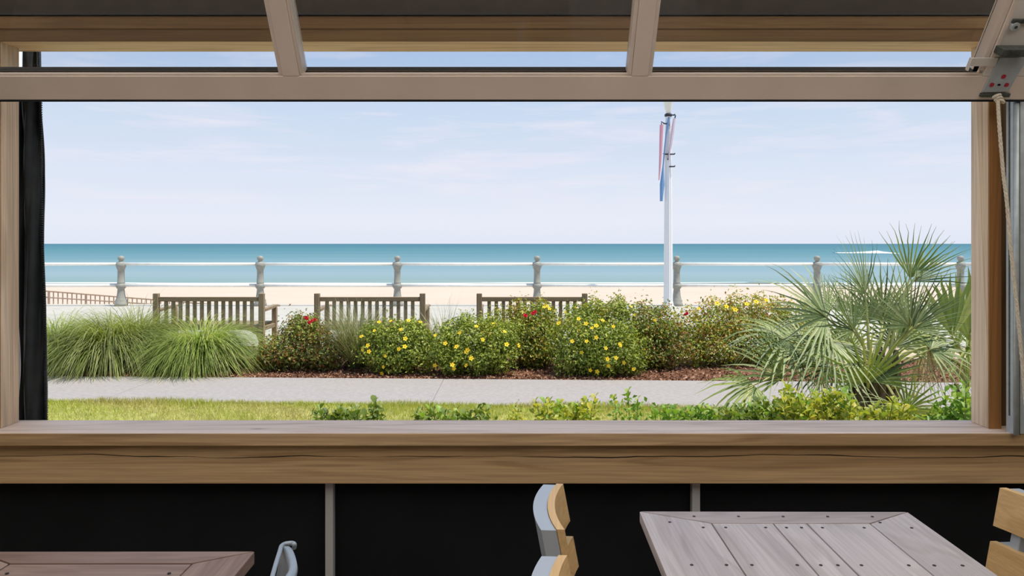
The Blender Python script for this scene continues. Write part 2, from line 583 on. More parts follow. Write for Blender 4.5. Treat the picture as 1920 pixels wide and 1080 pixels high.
def lathe(bm, prof, center=(0, 0, 0), n=20, flute=0.0):
    c = Vector(center)
    rings = []
    for r, z in prof:
        rings.append([bm.verts.new(c + Vector((math.cos(2 * PI * k / n) * r * (1 - flute * (k % 2)), math.sin(2 * PI * k / n) * r * (1 - flute * (k % 2)), z))) for k in range(n)])
    for a, b in zip(rings, rings[1:]):
        for k in range(n):
            bm.faces.new((a[k], a[(k + 1) % n], b[(k + 1) % n], b[k]))
    bm.faces.new(rings[0][::-1])
    bm.faces.new(rings[-1])
    return bm


def tube(bm, pts, rad, n=8, cap=True):
    pts = [Vector(p) for p in pts]
    rings = []
    prev = None
    for i, p in enumerate(pts):
        d = (pts[min(i + 1, len(pts) - 1)] - pts[max(i - 1, 0)]).normalized()
        u = prev if prev is not None else (Vector((0, 0, 1)) if abs(d.z) < .9 else Vector((1, 0, 0)))
        u = (u - d * u.dot(d)).normalized()
        prev = u
        v = d.cross(u)
        r = rad[i] if isinstance(rad, (list, tuple)) else rad
        rings.append([bm.verts.new(p + (u * math.cos(2 * PI * k / n) + v * math.sin(2 * PI * k / n)) * r) for k in range(n)])
    for a, b in zip(rings, rings[1:]):
        for k in range(n):
            bm.faces.new((a[k], a[(k + 1) % n], b[(k + 1) % n], b[k]))
    if cap:
        bm.faces.new(rings[0][::-1])
        bm.faces.new(rings[-1])
    return bm


def spline(ctrl, n=6):
    """Catmull-Rom through the control points"""
    P = [Vector(c) for c in ctrl]
    P = [P[0] * 2 - P[1]] + P + [P[-1] * 2 - P[-2]]
    out = []
    for i in range(1, len(P) - 2):
        for k in range(n):
            t = k / n
            a, b, c, d = P[i - 1:i + 3]
            out.append(0.5 * ((2 * b) + (c - a) * t + (2 * a - 5 * b + 4 * c - d) * t * t + (3 * b - a - 3 * c + d) * t ** 3))
    out.append(P[-2])
    return out


def np_mesh(name, verts, faces, mats, parent=None, midx=None, smooth=False):
    me = bpy.data.meshes.new(name)
    verts = np.asarray(verts, np.float32).reshape(-1, 3)
    faces = np.asarray(faces, np.int32)
    k = faces.shape[1]
    me.vertices.add(len(verts))
    me.vertices.foreach_set('co', verts.ravel())
    me.loops.add(faces.size)
    me.loops.foreach_set('vertex_index', faces.ravel())
    me.polygons.add(len(faces))
    me.polygons.foreach_set('loop_start', np.arange(0, faces.size, k, dtype=np.int32))
    if midx is not None:
        for m in mats:
            me.materials.append(m)
        me.polygons.foreach_set('material_index', np.asarray(midx, np.int32))
    if smooth:
        me.polygons.foreach_set('use_smooth', np.ones(len(faces), bool))
    me.update(calc_edges=True)
    me.validate()
    return link(name, me, mats, parent)


def unit(a):
    return a / np.maximum(np.linalg.norm(a, axis=-1, keepdims=True), 1e-9)


# =================================================================== SETTING
# ---- the timber window frame -------------------------------------------------
YF, YB = 2.50, 2.593           # front and back of the frame
ZS = EYE - 334.0 / F * YB      # sill top
ZH = EYE + 379.0 / F * YF      # underside of the header
XL, XR = -1.843, 1.716         # clear opening
win = structure('window_1', label='pine framed wide window opening towards the sea')
obj('sill_board', boxbm(-3.6, 3.6, 2.439, 2.62, ZS - .043, ZS, bev=.003), [M['timber_sill']], win)
# nose of the sill: a strip of the same board, sawn face towards the room
obj('sill_nosing', boxbm(-3.6, 3.6, 2.434, 2.44, ZS - .043, ZS - .0015, bev=.001), [M['timber_x']], win)
obj('apron_beam', boxbm(-3.6, 3.6, 2.46, 2.56, .648, ZS - .043, bev=.004), [M['timber_beam']], win)
for nm, x0, x1 in (('jamb', XL - .045, XL), ('jamb', XR, XR + .045)):
    obj(nm, boxbm(x0, x1, YF, YB, ZS, ZH + .0005, bev=.003), [M['timber_z']], win)
for x0, x1 in ((XL - .045, XL - .001), (XR + .001, XR + .045)):
    obj('jamb_facing', boxbm(x0, x1, YF - .006, YF - .0005, ZS, ZH, bev=.001), [M['timber_stain']], win)
obj('header_lining', boxbm(XL - .045, XR + .045, YF + .001, YB + .04, ZH, ZH + .04, bev=.002), [M['timber_lining']], win)
obj('header_board', boxbm(-3.6, 3.6, YF - .004, YF + .06, ZH + .0415, EYE + 402. / F * YF, bev=.002), [M['timber_head']], win)
obj('header_board', boxbm(-3.6, 3.6, YF - .002, YF + .06, EYE + 402.8 / F * YF, EYE + 427. / F * YF, bev=.002), [M['timber_head']], win)
obj('header_facing', boxbm(-3.6, 3.6, YF - .003, YF + .0005, ZH + .0, ZH + .0412, bev=.001), [M['timber_head']], win)

# ---- wall around it ----------------------------------------------------------
wall = structure('wall_front', label='wall of black panels and charcoal boarding around the window')
zt = EYE + 427. / F * YF
obj('upper_board', boxbm(-3.6, 3.6, YF - .008, YF + .08, zt + .001, zt + .006, bev=.001), [M['gasket']], wall)
obj('upper_board', boxbm(-3.6, 3.6, YF - .004, YF + .08, zt + .0065, 2.82), [M['uppercloth']], wall)
edges = [-3.6, at(618.5, 900, 2.52).x, at(1304, 900, 2.52).x, 3.6]
for a, b in zip(edges, edges[1:]):
    obj('panel', boxbm(a + .001, b - .001, 2.53, 2.56, .0, .648), [M['panel']], wall)
for px in (618.5, 1304):
    x = at(px, 900, 2.51).x
    obj('stud', boxbm(x - .0145, x + .0145, 2.50, 2.53, 0, .648, bev=.002), [M['studmetal']], wall)
obj('side_board', boxbm(XR + .047, XR + .09, 2.535, 2.58, ZS, zt), [M['timber_dark']], wall)
obj('side_panel', boxbm(XR + .09, 3.6, 2.54, 2.58, ZS, zt), [plain('grey green paint', rgb(108, 118, 120), rough=.6, var=.1)], wall)
obj('side_panel', boxbm(-3.6, XL - .047, 2.54, 2.58, ZS, zt), [M['timber_dark']], wall)

# ---- floor, ceiling ----------------------------------------------------------
tag(obj('floor', boxbm(-7.2, 7.2, -9, 2.615, -.12, 0), [M['floor']]), kind='structure')
ce = structure('ceiling', label='unseen patio roof: translucent sheet added to light the tables, boards, timber rafters')
bm = bmesh.new()
bm.faces.new([bm.verts.new(p) for p in ((-3.6, -.8, 2.80), (3.6, -.8, 2.80), (3.6, 2.50, 2.80), (-3.6, 2.50, 2.80))])
obj('fill_canvas', bm, [M['fill_canvas']], ce)  # translucent sheet added out of view to light tables and beams
for i in range(13):
    y = -3.4 + i * .2
    obj('light_block_board', boxbm(-3.6, 3.6, y + .002, y + .198, 2.791, 2.815), [M['timber_dark']], ce)  # opaque boards added to keep light off surfaces facing the camera
for i in range(4):
    x = -3.5 + i * 2.333
    obj('rafter', boxbm(x - .02, x + .02, -3.4, 2.49, 2.66, 2.79, bev=.003), [M['timber_z']], ce)
tag(obj('wall_back', boxbm(-3.6, 3.6, -3.5, -3.4, 0, 2.8), [M['floor']]), 'unseen back wall added to cut light from behind', kind='structure')  # added out of view to darken faces turned away from the window
for nm, x in (('wall_left', -3.68), ('wall_right', 3.6)):
    tag(obj(nm, boxbm(x, x + .08, -3.5, 2.58, 0, 2.8), [M['uppercloth']]), 'side wall of the patio', kind='structure')

# ---- ground outside ----------------------------------------------------------


def slabbm(poly, z0, z1):
    bm = bmesh.new()
    return prism(bm, poly, z1 - z0, (0, 0, z0), (1, 0, 0), (0, 1, 0), (0, 0, 1))


def near_edge(x):
    return 6.38 - .045 * x


def far_edge(x):
    return 7.61 - .037 * x


XA, XB = -16., 16.
pav = structure('bounce_strip', label='unseen pale ground strip added to bounce sunlight onto the header')  # added out of view; throws sunlight up under the header
for i in range(12):
    obj('slab', boxbm(-7.2 + i * 1.2 + .003, -6.0 + i * 1.2 - .003, 2.62, 4.0, -.12, .004), [M['kerb']], pav)
tag(obj('lawn', slabbm([(XA, 4.0), (XB, 4.0), (XB, near_edge(XB)), (XA, near_edge(XA))], -.12, 0.0), [M['turf']]), kind='structure')
path = structure('footpath', label='pale concrete footpath')
jx = [XA, -10.4, -7.2, -3.9, -.75, 2.45, 5.6, 8.8, 12, XB]
for a, b in zip(jx, jx[1:]):
    obj('slab', slabbm([(a + .002, near_edge(a)), (b - .002, near_edge(b)), (b - .002, far_edge(b)), (a + .002, far_edge(a))], -.12, 0.012), [M['pathc']], path)
bed = structure('planting_bed', label='brown mulch bed beyond the path')
BEDB = 9.05
obj('soil', slabbm([(XA, far_edge(XA)), (XB, far_edge(XB)), (XB, BEDB), (XA, BEDB)], -.12, 0.0), [M['soil']], bed)
obj('sandy_strip', slabbm([(XA, BEDB), (XB, BEDB), (XB, 9.95), (XA, 9.95)], -.12, 0.0), [M['straw']], bed)
kerb = structure('kerb', label='low pale concrete kerb at the edge of the boardwalk')
for i in range(10):
    a = XA + i * 3.2
    obj('kerb_stone', boxbm(a + .003, a + 3.197, 9.95, 10.1, -.1, .035, bev=.008), [M['kerb']], kerb)
bw = structure('boardwalk', label='concrete boardwalk')
WID = 3.36
proto_slab = None
for r in range(3):
    y0 = 10.1 + r * 2.3
    for i in range(-7, 8):
        x0 = at(745, 500, 16.74).x + i * WID
        if proto_slab is None:
            proto_slab = obj('slab', boxbm(0.004, WID - .004, 0.004, 2.296, -.25, 0.0), [M['concrete']], bw)
            proto_slab.location = (x0, y0, 0)
        else:
            c = copy_part(proto_slab, bw)
            c.location = (x0, y0, 0)
obj('edge_wall', boxbm(-30, 30, 17.0, 17.25, -1.2, -.002), [M['concrete']], bw)
# beach: slopes gently to the waterline
bm = bmesh.new()
prof = [(17.2, -.75), (22, -.85), (30, -1.05), (42, -1.34), (50, -1.46), (54, -1.53), (70, -2.0)]
va = [bm.verts.new((-90, y, z)) for y, z in prof]
vb = [bm.verts.new((90, y, z)) for y, z in prof]
for i in range(len(prof) - 1):
    bm.faces.new((va[i], vb[i], vb[i + 1], va[i + 1]))
tag(obj('beach', bm, [M['sand']], smooth=True), 'pale sand beach', kind='structure')
# sea with low swells near the shore
ys = np.concatenate([np.linspace(51, 75, 60), np.linspace(75.8, 160, 60), np.geomspace(165, 30000, 40)])
xs = np.linspace(-1, 1, 49)
V, Fc = [], []
for j, y in enumerate(ys):
    for i, u in enumerate(xs):
        x = u * (90 + 1.3 * y)
        edge = 0.5 * math.sin(x * .11) + .3 * math.sin(x * .37 + 1)
        sw = .05 * max(0, math.sin((y - edge * 3) * .42)) ** 4 * math.exp(-((y - 62) / 22) ** 2) + .12 * math.sin(y * .13 + x * .01) * math.exp(-((y - 110) / 60) ** 2)
        V.append((x, y + (edge if y < 60 else 0), -1.5 + sw))
n = len(xs)
for j in range(len(ys) - 1):
    for i in range(n - 1):
        Fc.append((j * n + i, j * n + i + 1, (j + 1) * n + i + 1, (j + 1) * n + i))
sea = np_mesh('sea', V, Fc, [M['sea']], smooth=True)
tag(sea, 'blue green sea', kind='structure')
# foam wash on the waterline
V, Fc = [], []
for i in range(141):
    x = -70 + i
    e = 52.6 + .5 * math.sin(x * .11) + .3 * math.sin(x * .37 + 1)
    w = .5 + .35 * math.sin(x * .23) + .2 * math.sin(x * .9)
    V += [(x, e - w, -1.497), (x, e, -1.45), (x, e + w, -1.497)]
for i in range(140):
    a = i * 3
    Fc += [(a, a + 3, a + 4, a + 1), (a + 1, a + 4, a + 5, a + 2)]
tag(np_mesh('shore_foam', V, Fc, [M['foam']], smooth=True), 'thin line of white foam along the waterline', kind='stuff')

# =================================================================== RAILING
RY = 16.74
PXM = RY / F
posts_px = [-33, 227, 488, 745, 1007, 1269, 1532, 1801, 2062]
rl = thing('boardwalk_railing', 'grey cast posts with two white pipe rails along the beach side of the boardwalk', 'railing', (0, RY, 0))
prof_px = [(11.2, 573.5), (11.2, 568.5), (10.2, 567.5), (10.2, 563), (8.6, 560.5), (7.6, 556), (6.6, 549), (6.0, 542), (6.6, 541), (7.2, 540.4),
           (8.4, 539), (8.9, 536), (8.6, 533.4), (6.8, 531.8), (6.6, 530.6), (7.0, 530), (6.3, 529), (5.9, 516), (6.0, 505.5), (7.2, 504.5), (7.4, 502),
           (8.7, 500), (8.9, 496.5), (8.2, 493.5), (6.2, 491.6), (3.9, 490.4), (3.4, 489.4), (4.7, 488), (5.9, 485.2), (5.7, 482.8), (4.4, 480.6), (2.2, 479.6), (.3, 479.3)]
PZ = lambda py: EYE - (py - HZ) * PXM
bm = bmesh.new()
lathe(bm, [(r * PXM, PZ(y)) for r, y in prof_px], n=18)
pp = obj('post', bm, [M['railpost']], rl, smooth=True)
pp.location = (at(posts_px[0], 500, RY).x, 0, 0)
for px in posts_px[1:]:
    c = copy_part(pp, rl)
    c.location = (at(px, 500, RY).x, 0, 0)
for a, b in zip(posts_px, posts_px[1:]):
    xa, xb = at(a, 0, RY).x + .09, at(b, 0, RY).x - .09
    for zz, rr in ((PZ(495), .036), (PZ(535.0), .039)):
        bm = bmesh.new()
        tube(bm, [(xa, 0, zz), ((xa + xb) / 2, 0, zz - .004), (xb, 0, zz)], rr, n=10)
        obj('rail', bm, [M['rail']], rl, smooth=True)

# handrail of the ramp down to the sand
hr = thing('ramp_handrail', 'low weathered handrail with thin balusters sloping down to the sand beyond the railing', 'handrail', (0, 18.5, 0))
HY = 18.5


def hz_top(px):
    return 545.5 + (px - 85) * (562.0 - 545.5) / 205.0


for nm, off, r in (('top_rail', 0, .022), ('lower_rail', 12.5, .017)):
    a, b = at(40, hz_top(40) + off, HY), at(420, hz_top(420) + off * .55, HY)
    bm = bmesh.new()
    tube(bm, [(a.x, 0, a.z), (b.x, 0, b.z)], r, n=6)
    obj(nm, bm, [M['hand']], hr)
for i in range(42):
    px = 48 + i * 8.7
    p = at(px, hz_top(px), HY)
    w = .02 if i % 8 == 5 else .010
    obj('baluster', boxbm(p.x - w, p.x + w, -w, w, -.86, p.z), [M['hand']], hr)

# =================================================================== BENCHES
BY = 9.2
s = BY / F


def make_bench(label):
    t = thing('park_bench', label, 'bench', group='boardwalk benches')
    W = 1.47
    h = W / 2
    bz = lambda py: EYE - (py - HZ) * s
    for sx in (-1, 1):
        bm = boxbm(sx * (h - .036) - .036, sx * (h - .036) + .036, -.03, .03, 0, bz(550), bev=.008)
        obj('back_post', bm, [M['benchwood']], t)
        obj('front_leg', boxbm(sx * (h - .036) - .032, sx * (h - .036) + .032, .47, .53, 0, .61, bev=.006), [M['benchwood']], t)
        bm = bmesh.new()
        prism(bm, [(-.0, .595), (.25, .605), (.5, .62), (.6, .612), (.6, .635), (.5, .65), (.25, .64), (-.0, .63)], .07, (sx * (h - .036) - .035, 0.03, 0), (0, 1, 0), (0, 0, 1), (1, 0, 0), bev=.004)
        obj('armrest', bm, [M['benchwood_x']], t)
        obj('seat_rail', boxbm(sx * (h - .036) - .022, sx * (h - .036) + .022, .03, .47, .34, .395, bev=.004), [M['benchwood_x']], t)
        bm = bmesh.new()
        x = sx * (h - .085)
        prism(bm, [(0, 0), (sx * -.16, 0), (sx * -.10, -.02), (sx * -.03, -.07), (0, -.15)], .03, (x + sx * .012, -.015, bz(618.5)), (1, 0, 0), (0, 0, 1), (0, 1, 0))
        obj('brace', bm, [M['benchwood']], t)
    obj('top_rail', boxbm(-h + .072, h - .072, -.022, .022, bz(565), bz(556.7), bev=.006), [M['benchwood_x']], t)
    obj('bottom_rail', boxbm(-h + .072, h - .072, -.022, .022, bz(618.5), bz(610.5), bev=.005), [M['benchwood_x']], t)
    sl = None
    for i in range(13):
        x = -h + .072 + (i + 1) * (W - .144) / 14.0 + 0
        if sl is None:
            sl = obj('back_slat', boxbm(-.0235, .0235, -.011, .011, bz(610.5), bz(565), bev=.003), [M['benchwood']], t)
            sl.location = (x, 0, 0)
        else:
            c = copy_part(sl, t)
            c.location = (x, 0, 0)
    sl = None
    for i in range(6):
        y = .05 + i * .09
        if sl is None:
            sl = obj('seat_slat', boxbm(-h + .08, h - .08, -.036, .036, .397, .420, bev=.003), [M['benchwood_x']], t)
            sl.location = (0, y, 0)
        else:
            c = copy_part(sl, t)
            c.location = (0, y, 0)
    obj('front_rail', boxbm(-h + .07, h - .07, .48, .51, .33, .395, bev=.004), [M['benchwood_x']], t)
    return t


b1 = make_bench('weathered teak bench seen from behind, between the fountain grass and the red rose bush')
b1.location = (at(392, 600, BY).x, BY, 0)
b2 = copy_tree(b1)
b2.location = (at(693.5, 600, BY).x, BY, 0)
b2['label'] = 'middle weathered teak bench, behind grey wispy grass and yellow flowered bush'
b3 = copy_tree(b1)
b3.location = (at(997.5, 600, BY).x, BY, 0)
b3['label'] = 'teak bench mostly hidden behind the tall mixed bushes, nearest the white lamp post'

# =================================================================== LAMP POST
LY = 16.1
lp = at(1253, 579, LY)
lm = LY / F
lz = lambda py: EYE - (py - HZ) * lm
lt = thing('lamp_post', 'tall white fluted lamp post beside the railing', 'lamp post', (lp.x, LY, 0))
bm = bmesh.new()
lathe(bm, [(.15, 0), (.15, .05), (.125, .07), (.115, .12), (.108, .16)], n=24)
obj('base', bm, [M['white']], lt, smooth=False)
bm = bmesh.new()
lathe(bm, [(.108, .15), (.104, 1.0), (.094, 2.2), (.084, lz(300)), (.068, lz(225)), (.066, lz(218))], n=24, flute=.10)
obj('pole', bm, [M['white']], lt)
bm = bmesh.new()
lathe(bm, [(.07, lz(219)), (.085, lz(218)), (.085, lz(214.5)), (.06, lz(213))], n=20)
obj('collar', bm, [M['dark_metal']], lt, smooth=False)
bm = bmesh.new()
lathe(bm, [(.055, lz(214)), (.06, lz(209)), (.085, lz(203)), (.10, lz(196)), (.112, lz(190)), (.14, lz(186)), (.14, lz(184))], n=20)
obj('fitter', bm, [M['cream']], lt, smooth=True)
bm = bmesh.new()
lathe(bm, [(.10, lz(184)), (.16, lz(179)), (.19, lz(170)), (.17, lz(158)), (.11, lz(148)), (.05, lz(142)), (.01, lz(139))], n=20)
obj('globe', bm, [M['cream']], lt, smooth=True)
for py, sgn in ((233, -1), (290, -1), (290, 1), (217, 1), (313, 1)):
    bm = bmesh.new()
    tube(bm, [(0, -.08, lz(py)), (sgn * .12, -.09, lz(py)), (sgn * .135, -.09, lz(py) + .02)], .016, n=6)
    obj('bracket', bm, [M['dark_metal']], lt)


def flag(name, label, pts, widths, m, staff=None, ends=0.0):
    """furled cloth: a pleated sleeve swept along pts"""
    p0 = Vector(pts[0])
    t = thing(name, label, 'flag', p0, group='flags on the lamp post')
    P = spline([Vector(p) - p0 for p in pts], 5)
    bm = bmesh.new()
    rings = []
    k = 12
    for i, p in enumerate(P):
        f = i / (len(P) - 1) * (len(widths) - 1)
        a = int(min(f, len(widths) - 2))
        w = widths[a] * (1 - (f - a)) + widths[a + 1] * (f - a)
        rings.append([bm.verts.new(p + Vector((math.cos(2 * PI * q / k), math.sin(2 * PI * q / k), 0)) * w * (1 if q % 2 else .62) + Vector((0, 0, (.07 if (q % 3 == 0) else -.02) * ends * (i == len(P) - 1)))) for q in range(k)])
    for a, b in zip(rings, rings[1:]):
        for q in range(k):
            bm.faces.new((a[q], a[(q + 1) % k], b[(q + 1) % k], b[q]))
    bm.faces.new(rings[0])
    bm.faces.new(rings[-1][::-1])
    obj('cloth', bm, [m], t)
    if staff:
        bm = bmesh.new()
        tube(bm, [Vector(q) - p0 for q in staff], .014, n=6)
        obj('staff', bm, [M['dark_metal']], t)
    return t


FY = LY - .1
flag('flag', 'pink furled flag hanging at the outer end of the lamp post bracket', [at(1240.5, 234, FY), at(1239.5, 260, FY), at(1238, 300, FY), at(1235.5, 338, FY)], [.045, .04, .03, .012], M['pinkcloth'],
     [at(1240.5, 234, FY), at(1240, 228, FY), at(1246, 232, FY)])
flag('flag', 'blue tattered flag wrapped against the lamp post', [at(1254, 222, FY), at(1248, 262, FY), at(1243.5, 310, FY), at(1241.5, 345, FY), at(1240, 374, FY)], [.03, .018, .016, .055, .035], M['bluecloth'],
     [at(1254, 220, FY), at(1254, 236, FY)], ends=2.0)
flag('flag', 'pale pink furled flag on the slanting staff beside the lamp post', [at(1264.5, 222, FY - .02), at(1261, 245, FY - .02), at(1257, 275, FY - .02), at(1252.5, 298, FY - .02)], [.03, .04, .03, .015], M['palecloth'],
     [at(1266.5, 216, FY - .02), at(1252, 300, FY - .02)])

# wake of a boat far out on the water
WY = 3 * F / 17.5
V, Fc = [], []
for i in range(41):
    u = i / 40
    p = at(1565 + 80 * u, 474.5 - 2.5 * max(0, u - .5), WY)
    w = (1.3 + 5.5 * u ** 2 + 2.0 * math.sin(i * 1.9) * u) * (1 if u < .97 else .5)
    hgt = .12 + .6 * u ** 3 + .08 * math.sin(i * 2.7)
    V += [(p.x, WY - w * 2, -1.45), (p.x, WY, -1.45 + hgt), (p.x, WY + w * 2, -1.45)]
for i in range(40):
    a = i * 3
    Fc += [(a, a + 3, a + 4, a + 1), (a + 1, a + 4, a + 5, a + 2)]
tag(np_mesh('boat_wake', V, Fc, [M['foam']], smooth=True), 'white foaming wake streak far out on the sea behind the palm', 'wake')

# =================================================================== PLANTS
def leaves_np(P, Nn, size, fold=.25, aspect=.55):
    """rhombic folded leaves at P facing Nn, sizes array; returns verts, faces(tri)"""
    n = len(P)
    rnd = unit(RNG.normal(size=(n, 3)))
    d = unit(rnd - Nn * np.sum(rnd * Nn, 1, keepdims=True))
    s = np.cross(Nn, d)
    size = size[:, None]
    a = P - d * size * .5
    t = P + d * size * .5 - Nn * size * .12
    l = P + s * size * aspect * .5 + Nn * size * fold * .5 - d * size * .05
    r = P - s * size * aspect * .5 + Nn * size * fold * .5 - d * size * .05
    V = np.stack([a, l, t, r], 1).reshape(-1, 3)
    b = np.arange(n)[:, None] * 4
    Fq = np.concatenate([b + np.array([[0, 1, 2]]), b + np.array([[0, 2, 3]])], 1).reshape(-1, 3)
    return V, Fq


flower_meshes = {}


def flower_mesh(kind):
    if kind in flower_meshes:
        return flower_meshes[kind]
    bm = bmesh.new()
    if kind == 'yellow':
        for k in range(5):
            a = 2 * PI * k / 5
            d = Vector((math.cos(a), math.sin(a), 0))
            sd = Vector((-math.sin(a), math.cos(a), 0))
            vs = [bm.verts.new(p) for p in (Vector((0, 0, 0)), d * .55 + sd * .36 + Vector((0, 0, .18)), d * 1.0 + Vector((0, 0, .12)), d * .55 - sd * .36 + Vector((0, 0, .18)))]
            bm.faces.new(vs)
        fs = bmesh.ops.create_icosphere(bm, subdivisions=1, radius=.2, matrix=Matrix.Translation((0, 0, .15)))
        mid = set(fs['verts'])
        for f in bm.faces:
            if all(v in mid for v in f.verts):
                f.material_index = 1
        mats = [M['yellow'], M['petalmid']]
    else:
        for ring, (nk, r, z) in enumerate(((6, 1.0, .1), (5, .75, .35), (4, .45, .55))):
            for k in range(nk):
                a = 2 * PI * (k + ring * .4) / nk
                d = Vector((math.cos(a), math.sin(a), 0))
                sd = Vector((-math.sin(a), math.cos(a), 0))
                vs = [bm.verts.new(p) for p in (Vector((0, 0, 0)), d * r * .6 + sd * r * .5 + Vector((0, 0, z)), d * r + Vector((0, 0, z + .15)), d * r * .6 - sd * r * .5 + Vector((0, 0, z)))]
                bm.faces.new(vs)
        mats = [M['red']]
    me = bpy.data.meshes.new('flower')
    bm.to_mesh(me)
    bm.free()
    for m in mats:
        me.materials.append(m)
    flower_meshes[kind] = me
    return me


def bush(name, label, lumps, n, mats, wts, size=.036, flowers=(), toplumps=None, group=None):
    """lumps: (px, py, Y, radius px); leaves over and inside the lumps; flowers: (kind, count or list of px,py)"""
    C = np.array([list(at(px, py, Y)) for px, py, Y, r in lumps])
    R = np.array([r / F * Y for px, py, Y, r in lumps])
    base = Vector((float(np.average(C[:, 0])), float(np.average(C[:, 1])), 0))
    t = thing(name, label, 'bush', base, group=group)
    R = R * 1.16
    n = int(n * 1.5)
    area = R ** 2
    pick = RNG.choice(len(R), n, p=area / area.sum())
    D = unit(RNG.normal(size=(n, 3)))
    rad = R[pick] * (1.0 - .55 * RNG.random(n) ** 1.8) * (1 + .22 * RNG.normal(size=n) * (RNG.random(n) < .40))
    P = C[pick] + D * rad[:, None] * np.array([1, .85, 1])
    # lumpy outline
    P += 0.035 * np.sin(P[:, [1, 2, 0]] * 21.0)
    keep = P[:, 2] > .02
    P, D = P[keep], D[keep]
    Nn = unit(D + .75 * RNG.normal(size=P.shape) + np.array([0, 0, .45]))
    sz = size * (.65 + .7 * RNG.random(len(P)))
    V, Fq = leaves_np(P - np.array(base), Nn, sz)
    # rarer colours grow at the top and outside
    w = np.array(wts, float)
    w /= w.sum()
    hrel = (P[:, 2] - P[:, 2].min()) / max(1e-6, np.ptp(P[:, 2]))
    patch = .5 + .5 * np.sin(P[:, 0] * 9 + 1.3) * np.sin(P[:, 2] * 11 + P[:, 0] * 3)
    q = RNG.random(len(P)) * .55 + .45 * (1 - .5 * hrel - .5 * patch)
    mi = np.searchsorted(np.cumsum(w), np.clip(q, 0, .999))
    fo = np_mesh('foliage', V, Fq, mats, t, midx=np.repeat(mi, 2))
    fo['kind'] = 'stuff'
    # stems
    bm = bmesh.new()
    for c, r in zip(C, R):
        for k in range(3):
            e = Vector(c) - base + Vector(RNG.normal(size=3)) * float(r) * .3
            b0 = Vector((e.x * .6 + random.uniform(-.05, .05), e.y * .6, 0))
            tube(bm, [b0, (b0 + e) / 2 + Vector((.02, 0, .03)), e], [.012, .009, .004], n=5)
    st = obj('stems', bm, [M['stem']], t)
    st['kind'] = 'stuff'
    for kind, spots, fs in flowers:
        for sp in spots:
            # front surface of the lumps along that sight line
            best = None
            for c, r in zip(C, R):
                ray = (at(sp[0], sp[1], 1.0) - Vector((0, 0, EYE)))
                o = Vector((0, 0, EYE))
                oc = o - Vector(c)
                a = ray.dot(ray)
                b = 2 * oc.dot(ray)
                cc = oc.dot(oc) - float(r * 1.04) ** 2
                disc = b * b - 4 * a * cc
                if disc > 0:
                    y = (-b - math.sqrt(disc)) / (2 * a)
                    if best is None or y < best[0]:
                        best = (y, c)
            if best is None:
                i = int(np.argmin([(c[0] - at(sp[0], sp[1], c[1]).x) ** 2 + (c[2] - at(sp[0], sp[1], c[1]).z) ** 2 for c in C]))
                best = (C[i][1], C[i])
            p = at(sp[0], sp[1], best[0] - .01)
            fl = link('flower', flower_mesh(kind), [], t)
            fl.location = p - base
            nrm = ((p - Vector(best[1])).normalized() + Vector((0, -.5, .5)) + Vector([random.uniform(-.35, .35) for _ in range(3)])).normalized()
            fl.rotation_euler = nrm.to_track_quat('Z', 'Y').to_euler()
            k = fs * random.uniform(.62, .92)
            fl.scale = (k, k, k)
    return t


def scatter(x0, x1, y0, y1, n):
    return [(random.uniform(x0, x1), random.uniform(y0, y1)) for _ in range(n)]


bush('rose_bush', 'dark rusty leaved rose bush with red blooms beside the bench', [(522, 668, 8.25, 34), (562, 625, 8.35, 32), (590, 655, 8.2, 42), (545, 660, 8.2, 38), (612, 668, 8.2, 28), (575, 612, 8.3, 22), (505, 672, 8.2, 22)],
     6200, [M['leafY'], M['leafO'], M['leafR']], [.34, .14, .52], flowers=[('red', [(577, 598), (584, 602), (590, 600), (574, 596), (580, 605)], .034), ('red', [(645, 653)], .03)], size=.038)
YL = [M['leafG'], M['leafY'], M['shrubD']]
bush('flowering_bush', 'low green bush with yellow star flowers in front of the middle bench', [(712, 655, 8.05, 40), (752, 648, 8.05, 44), (780, 662, 8.0, 36), (740, 672, 7.95, 32), (705, 625, 8.1, 22), (760, 618, 8.1, 20), (785, 632, 8.1, 24)],
     6400, YL, [.14, .60, .26], flowers=[('yellow', [(678, 631), (690, 648), (692, 659), (722, 667), (719, 688), (748, 654), (759, 650), (760, 635), (752, 618), (733, 602), (711, 604), (788, 604), (766, 601), (716, 700), (680, 656), (702, 620)], .036)], size=.034)
bush('flowering_bush', 'green bush with scattered yellow flowers spilling onto the mulch near the path centre', [(838, 655, 7.95, 38), (880, 645, 7.95, 46), (925, 655, 7.9, 40), (900, 675, 7.85, 34), (850, 675, 7.85, 30), (905, 615, 8.05, 26), (860, 618, 8.05, 24), (945, 630, 8.05, 28)],
     7600, YL, [.16, .58, .26], flowers=[('yellow', [(816, 629), (856, 650), (877, 656), (905, 637), (848, 684), (816, 685), (851, 691), (874, 685), (874, 660), (862, 624), (893, 612), (926, 607), (946, 622), (950, 646), (972, 648), (957, 702), (949, 700), (905, 637), (835, 644), (884, 672)], .037)], size=.034)
bush('mixed_bush', 'tall bush with rusty red new growth over the end bench', [(955, 615, 8.55, 36), (985, 605, 8.55, 40), (1015, 600, 8.6, 34), (1000, 640, 8.4, 42), (960, 650, 8.35, 36), (1030, 640, 8.4, 34), (1005, 672, 8.3, 26)],
     7400, [M['leafO'], M['leafY'], M['leafG'], M['leafR']], [.22, .34, .10, .34], flowers=[('yellow', [(1026, 574), (1030, 579), (1020, 576), (1079, 578), (925, 611)], .04), ('red', [(999, 588), (1003, 585), (985, 592)], .034)], size=.036)
